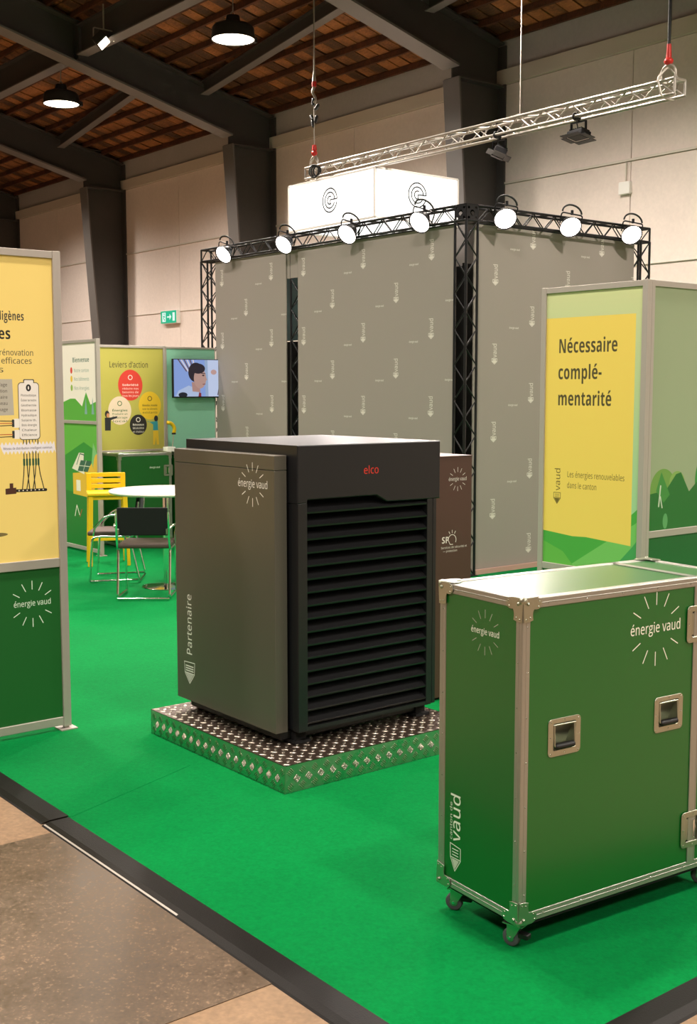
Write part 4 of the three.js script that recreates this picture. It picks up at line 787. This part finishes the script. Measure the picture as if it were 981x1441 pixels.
// ---------------------------------------------------------------- hanging light box and silver truss
{
  const x0 = 9.5, x1 = 10.9, z0 = -13.23, z1 = -11.42, y0 = 3.87, y1 = 4.465;
  const t = thing('light_box', 'glowing white cube light box with black ring logos, hanging from the silver truss', 'light box', [(x0 + x1) / 2, y0, (z0 + z1) / 2]);
  const e = .022, ed = (a, b) => part(t, 'frame_bar', rod(a, b, 0.012, 4), M.whiteFrame);
  for (const x of [x0, x1]) for (const z of [z0, z1]) part(t, 'frame_bar', box(x - .012, x + .012, y0, y1, z - .012, z + .012), M.whiteFrame);
  for (const y of [y0, y1]) { for (const z of [z0, z1]) part(t, 'frame_bar', box(x0, x1, y - .012, y + .012, z - .012, z + .012), M.whiteFrame); for (const x of [x0, x1]) part(t, 'frame_bar', box(x - .012, x + .012, y - .012, y + .012, z0, z1), M.whiteFrame); }
  for (const x of [x0, x1 - .02]) part(t, 'lit_face', box(x, x + .02, y0 + .01, y1 - .01, z0 + .01, z1 - .01), M.lightBox, 'glowing fabric face'); for (const z of [z0, z1 - .02]) part(t, 'lit_face', box(x0 + .02, x1 - .02, y0 + .01, y1 - .01, z, z + .02), M.lightBox, 'glowing fabric face');
  part(t, 'top_cover', box(x0 + .02, x1 - .02, y1 - .012, y1 - .006, z0 + .02, z1 - .02), M.whiteFrame);
  const lg = alphaPrint(.36, .36, 1400, (P) => {
    const c = .18; P.arc('#fff', .018, c, c, .15, .25, Math.PI * 2 - .05); P.arc('#fff', .018, c, c, .1, .35, Math.PI * 2); P.arc('#fff', .018, c, c, .05, 1.0, Math.PI * 2 - 1.0);
    P.line('#fff', .016, [[.2, .185], [.33, .185]]); P.line('#fff', .016, [[.19, .185], [.19, .13]]);
  });
  const lm = ink(0x20262a, lg, .8);
  decal(t, 'ring_logo', lm, 'nx', x0 - .001, 4.18, -12.33, .36, .36); decal(t, 'ring_logo', lm, 'pz', 10.2, 4.2, z1 + .001, .36, .36);
  const la = new THREE.RectAreaLight(0xffffff, 1.1, z1 - z0, y1 - y0); la.position.set(x0 - .03 - (x0 + x1) / 2, (y1 - y0) / 2, 0); t.add(la); la.lookAt(0, (y0 + y1) / 2, (z0 + z1) / 2);
  const lb = new THREE.RectAreaLight(0xffffff, 1.1, x1 - x0, y1 - y0); lb.position.set(0, (y1 - y0) / 2, z1 + .03 - (z0 + z1) / 2); t.add(lb); lb.lookAt((x0 + x1) / 2, (y0 + y1) / 2, 10);
  for (const z of [z0 + .3, z1 - .3]) part(t, 'hanger', rod(V(x0 + .12, y1, z), V(x0 + .12, 4.53, z), .004), M.wire);
  const s = thing('silver_truss', 'long silver aluminium truss hanging below the roof on hoists', 'truss', [9.55, 4.6, -10]);
  // triangular section: two chords above, one below
  const a0 = -12.86, a1 = -7.03, hi = 4.655, lo = 4.515, c = [(z) => V(9.5, hi, z), (z) => V(9.66, hi, z), (z) => V(9.5, lo, z), (z) => V(9.66, lo, z)];
  for (const f of c) part(s, 'chord', rod(f(a0), f(a1), .017, 10), M.silver);
  const n = 32; for (const [A, B] of [[c[0], c[2]], [c[1], c[3]], [c[0], c[1]]]) for (let i = 0; i < n; i++) { const k0 = a0 + (a1 - a0) * i / n, k1 = a0 + (a1 - a0) * (i + 1) / n; part(s, 'brace', i % 2 ? rod(A(k0), B(k1), .0075, 6, true) : rod(B(k0), A(k1), .0075, 6, true), M.silver); }
  for (const z of [a0, a1]) { part(s, 'end_bar', rod(c[0](z), c[2](z), .014), M.silver); part(s, 'end_bar', rod(c[1](z), c[3](z), .014), M.silver); part(s, 'end_bar', rod(c[0](z), c[1](z), .014), M.silver); }
}
// hoists and wires
{
  const h = thing('hoist_chain', 'hoist cable with black hooks and red shackles above the light box', 'hoist', [9.56, 4.6, -12.74], 'hoists of the silver truss');
  const x = 9.56, z = -12.74, top = roofY(x) - .1;
  part(h, 'cable', rod(V(x, 5.8, z), V(x, top, z), .01), M.wire); part(h, 'socket', new THREE.CylinderGeometry(.012, .03, .13, 10).translate(x, 5.82, z), M.wire); part(h, 'red_sleeve', new THREE.CylinderGeometry(.032, .032, .06, 12).translate(x, 5.72, z), M.red);
  part(h, 'upper_hook', bent([V(x, 5.69, z), V(x - .02, 5.62, z - .02), V(x + .02, 5.54, z + .01), V(x, 5.48, z)], .018, .03), M.wire);
  for (const [dx, y, dz, a] of [[0, 5.5, -.02, .2], [.0, 5.42, .06, .9], [0, 5.3, -.05, -.7], [.0, 5.27, .04, .4], [0, 5.22, -.03, -.3]]) part(h, 'hook', new THREE.CapsuleGeometry(.024, .055, 4, 8).rotateX(a).translate(x + dx, y, z + dz), M.black, 'black hook');
  part(h, 'lower_cable', rod(V(x, 4.95, z), V(x, 5.45, z), .006), M.wire); part(h, 'shackle', merge([new THREE.CylinderGeometry(.028, .036, .07, 10).translate(x, 4.91, z), new THREE.SphereGeometry(.04, 12, 8).translate(x, 4.84, z)]), M.red, 'red shackle');
  part(h, 'ring', new THREE.TorusGeometry(.085, .012, 8, 24).rotateY(Math.PI / 2).translate(x, 4.715, z), M.wire); part(h, 'sling', bent([V(x, 4.8, z), V(x, 4.7, z - .09), V(x, 4.5, z - .1), V(x, 4.49, z + .06), V(x, 4.68, z + .09)], .008, .04, 8, true), M.wire);
  const k = thing('cable_coil', 'coil of black cable hung at the end of the silver truss', 'cable', [9.6, 4.6, -12.6]); part(k, 'coil', merge([0, .02, .04].map((d, i) => new THREE.TorusGeometry(.075 - i * .008, .011, 8, 20).scale(1, 1.05, 1).rotateY(Math.PI / 2 + .3).translate(9.47 + d * .5, 4.585, -12.63 + d))), M.cable);
  const h2 = thing('hoist_chain', 'hoist cable with a red shackle at the free end of the silver truss', 'hoist', [9.56, 4.6, -7.15], 'hoists of the silver truss'), z2 = -7.15;
  part(h2, 'cable', rod(V(x, 4.95, z2), V(x, top, z2), .016), M.cable); part(h2, 'red_sleeve', merge([new THREE.CylinderGeometry(.02, .026, .13, 10).translate(x, 4.93, z2), new THREE.SphereGeometry(.045, 12, 8).scale(1, .8, 1).translate(x, 4.84, z2)]), M.red, 'red shackle');
  part(h2, 'ring', new THREE.TorusGeometry(.085, .012, 8, 24).rotateY(Math.PI / 2).translate(x, 4.72, z2), M.wire); part(h2, 'sling', bent([V(x, 4.79, z2), V(x - .1, 4.68, z2 - .05), V(x - .09, 4.5, z2), V(x + .11, 4.49, z2), V(x + .12, 4.68, z2 + .04)], .01, .04, 8, true), M.wire);
  const w = thing('suspension_wire', 'thin pale wire from the roof to the middle of the silver truss', 'wire', [x, 4.6, -9.06]); part(w, 'wire', rod(V(x, 4.66, -9.06), V(x, top, -9.06), .006), M.wire); part(w, 'clamp', box(x - .03, x + .03, 4.64, 4.69, -9.09, -9.03), M.wire);
}
function barnLight(label, z, turn, tilt) {
  const t = thing('flood_lamp', label, 'floodlight', [9.56, 4.52, z], 'unlit floodlights under the silver truss');
  const q = new THREE.Quaternion().setFromEuler(new THREE.Euler(tilt, turn, 0, 'YXZ')), o = V(9.56, 4.33, z);
  const P = (n, g, m) => part(t, n, g.applyQuaternion(q).translate(o.x, o.y, o.z), m);
  P('housing', rbox(-.11, .11, -.02, .045, -.07, .07, .01), M.blackMetal); P('glass', box(-.09, .09, -.024, -.02, -.055, .055), M.black);
  P('barn_door', merge([box(-.13, .13, -.028, -.022, .07, .135), box(-.13, .13, -.028, -.022, -.135, -.07), box(-.18, -.11, -.028, -.022, -.07, .07), box(.11, .18, -.028, -.022, -.07, .07)]), M.blackMetal);
  P('fins', merge([-3, -2, -1, 0, 1, 2, 3].map((k) => box(k * .028 - .003, k * .028 + .003, .045, .062, -.06, .06))), M.blackMetal);
  part(t, 'yoke', merge([bar(V(o.x, o.y + .02, z - .095), V(o.x, o.y + .135, z - .095), .025, .012), bar(V(o.x, o.y + .02, z + .095), V(o.x, o.y + .135, z + .095), .025, .012), box(o.x - .012, o.x + .012, o.y + .128, o.y + .142, z - .1, z + .1)].map((g) => g)), M.blackMetal);
  part(t, 'clamp', merge([rod(V(o.x, o.y + .135, z), V(o.x, 4.5, z), .014), new THREE.TorusGeometry(.03, .01, 6, 14).translate(9.5, 4.515, z), box(9.49, o.x + .01, 4.485, 4.505, z - .02, z + .02)]), M.blackMetal);
  part(t, 'power_cable', bent([V(o.x, o.y + .05, z), V(o.x + .02, o.y + .2, z - .06), V(o.x + .03, 4.62, z - .02)], .007, .04, 6), M.cable);
}
barnLight('unlit black floodlight with flaps under the silver truss, nearer its free end', -8.24, 1.45, .22);
barnLight('unlit black floodlight with flaps under the silver truss, in front of the steel column', -9.36, .9, .4);

// ---------------------------------------------------------------- lamps of the hall
function highBay(label, x, y, z) {
  const t = thing('high_bay_lamp', label, 'ceiling lamp', [x, y, z], 'round hanging lamps of the hall');
  const prof = [[0, .2], [.22, .2], [.262, .185], [.285, .15], [.298, 0], [.29, 0], [.285, .03], [0, .03]].map(([a, b]) => new THREE.Vector2(a, b));
  part(t, 'shade', new THREE.LatheGeometry(prof, 40).translate(x, y, z), M.lampBody, 'dark round shade'); const d = part(t, 'lens', new THREE.CircleGeometry(.285, 48).rotateX(Math.PI / 2).translate(x, y + .012, z), M.lamp, 'glowing disc'); d.castShadow = false;
  part(t, 'driver', new THREE.CylinderGeometry(.09, .11, .12, 20).translate(x, y + .255, z), M.lampBody); part(t, 'hook', new THREE.TorusGeometry(.03, .006, 6, 14).translate(x, y + .34, z), M.wire);
  part(t, 'suspension', rod(V(x, y + .36, z), V(x, Math.abs(x - 8.75) < .11 ? roofY(8.75) - .52 : roofY(x) - .04, z), .008), M.wire); part(t, 'side_box', merge([rbox(x + .3, x + .38, y + .02, y + .1, z - .03, z + .03, .01), rod(V(x + .27, y + .03, z), V(x + .32, y + .05, z), .008)]), M.lampBody);
  const l = new THREE.SpotLight(LAMP_COLOR, LAMP_POWER, 0, 1.35, .5, 2); l.position.set(0, -.02, 0); l.target.position.set(0, -1, 0); l.castShadow = true; l.shadow.radius = 13; t.add(l, l.target);
}
const rowsX = [[9.0, 6.46], [3.1, 7.7], [-3.2, 7.7]], lampZ = [-24.6, -18.78, -13.94, -9.1, -4.25, .6, 5.4];
rowsX.forEach(([x, y], r) => lampZ.forEach((z, i) => {
  const lab = r === 0 && i === 1 ? 'lit round ceiling lamp hanging lower, beyond the big steel rafter' : r === 0 && i === 2 ? 'lit round ceiling lamp hanging in front of the slanting strut, above the hoist' : (r === 2 ? 'lit round ceiling lamp of the row under the far roof slope' : r ? 'lit round ceiling lamp of the row above the green carpet edge' : 'lit round ceiling lamp of the row along the boarded wall, above the stand');
  highBay(lab, r === 0 ? [9, 8.84, 9.09, 9.05, 9, 9, 9][i] : x, y, z);
}));
{
  const x = 8.6, y = roofY(8.6) - .62, z = -16.75, t = thing('roof_floodlight', 'small lit floodlight fixed under the deep roof beam', 'floodlight', [x, y, z]);
  const q = new THREE.Quaternion().setFromEuler(new THREE.Euler(-.75, .9, 0, 'YXZ')), P = (n, g, m) => part(t, n, g.applyQuaternion(q).translate(x, y, z), m);
  P('housing', rbox(-.16, .16, 0, .13, -.1, .1, .02), M.lampBody); P('lens', box(-.14, .14, -.006, .002, -.085, .085), M.lamp);
  part(t, 'bracket', bent([V(x - .17, y + .05, z), V(x - .17, y + .2, z), V(x + .17, y + .2, z), V(x + .17, y + .05, z)], .01, .03), M.wire); part(t, 'stem', rod(V(x, y + .2, z), V(x, roofY(x) - .05, z), .012), M.wire);
  const l = new THREE.SpotLight(LAMP_COLOR, 20, 0, 1.1, .6, 2); l.position.set(0, -.06, 0); l.target.position.set(-.3, -1, .3); l.castShadow = true; l.shadow.radius = 6; t.add(l, l.target);
}
// ---------------------------------------------------------------- small things on the wall
{
  const t = thing('exit_sign', 'lit green emergency exit sign with white running figure on the boarded wall', 'exit sign', [12.4, 3.24, -21.55]);
  part(t, 'housing', rbox(12.4, 12.5, 3.1, 3.37, -21.87, -21.22, .01), M.white);
  const img = print(.63, .25, 500, '#1fb98b', (P) => { P.fill('#e8fff4', [[.06, .03], [.06, .22], [.2, .22], [.2, .03]]); P.disc('#1fb98b', .14, .19, .018); P.line('#1fb98b', .022, [[.14, .16], [.12, .1], [.16, .06]]); P.line('#1fb98b', .018, [[.1, .14], [.17, .13]]); P.line('#e8fff4', .03, [[.27, .125], [.38, .125]]); P.fill('#e8fff4', [[.36, .06], [.43, .125], [.36, .19]]); P.fill('#e8fff4', [[.48, .04], [.48, .21], [.57, .21], [.57, .04]]); });
  part(t, 'lit_face', new THREE.PlaneGeometry(.63, .25).rotateY(-Math.PI / 2).translate(12.399, 3.235, -21.545), std({ color: 0x000000, emissive: 0xffffff, emissiveMap: img, emissiveIntensity: 1.1 }));
  const l = new THREE.RectAreaLight(0x7fffd0, .8, .6, .25); l.position.set(-.03, 0, 0); t.add(l); l.lookAt(0, 3.24, -21.55);
  const b = thing('junction_box', 'small white junction box on the wall under the silver truss end', 'junction box', [12.45, 4.33, -9.95]); part(b, 'cover', rbox(12.44, 12.5, 4.25, 4.41, -10.04, -9.86, .012), M.white); part(b, 'conduit', rod(V(12.48, 4.41, -9.95), V(12.48, 4.66, -9.95), .012), M.pipe);
}
renderer.render(scene, camera);
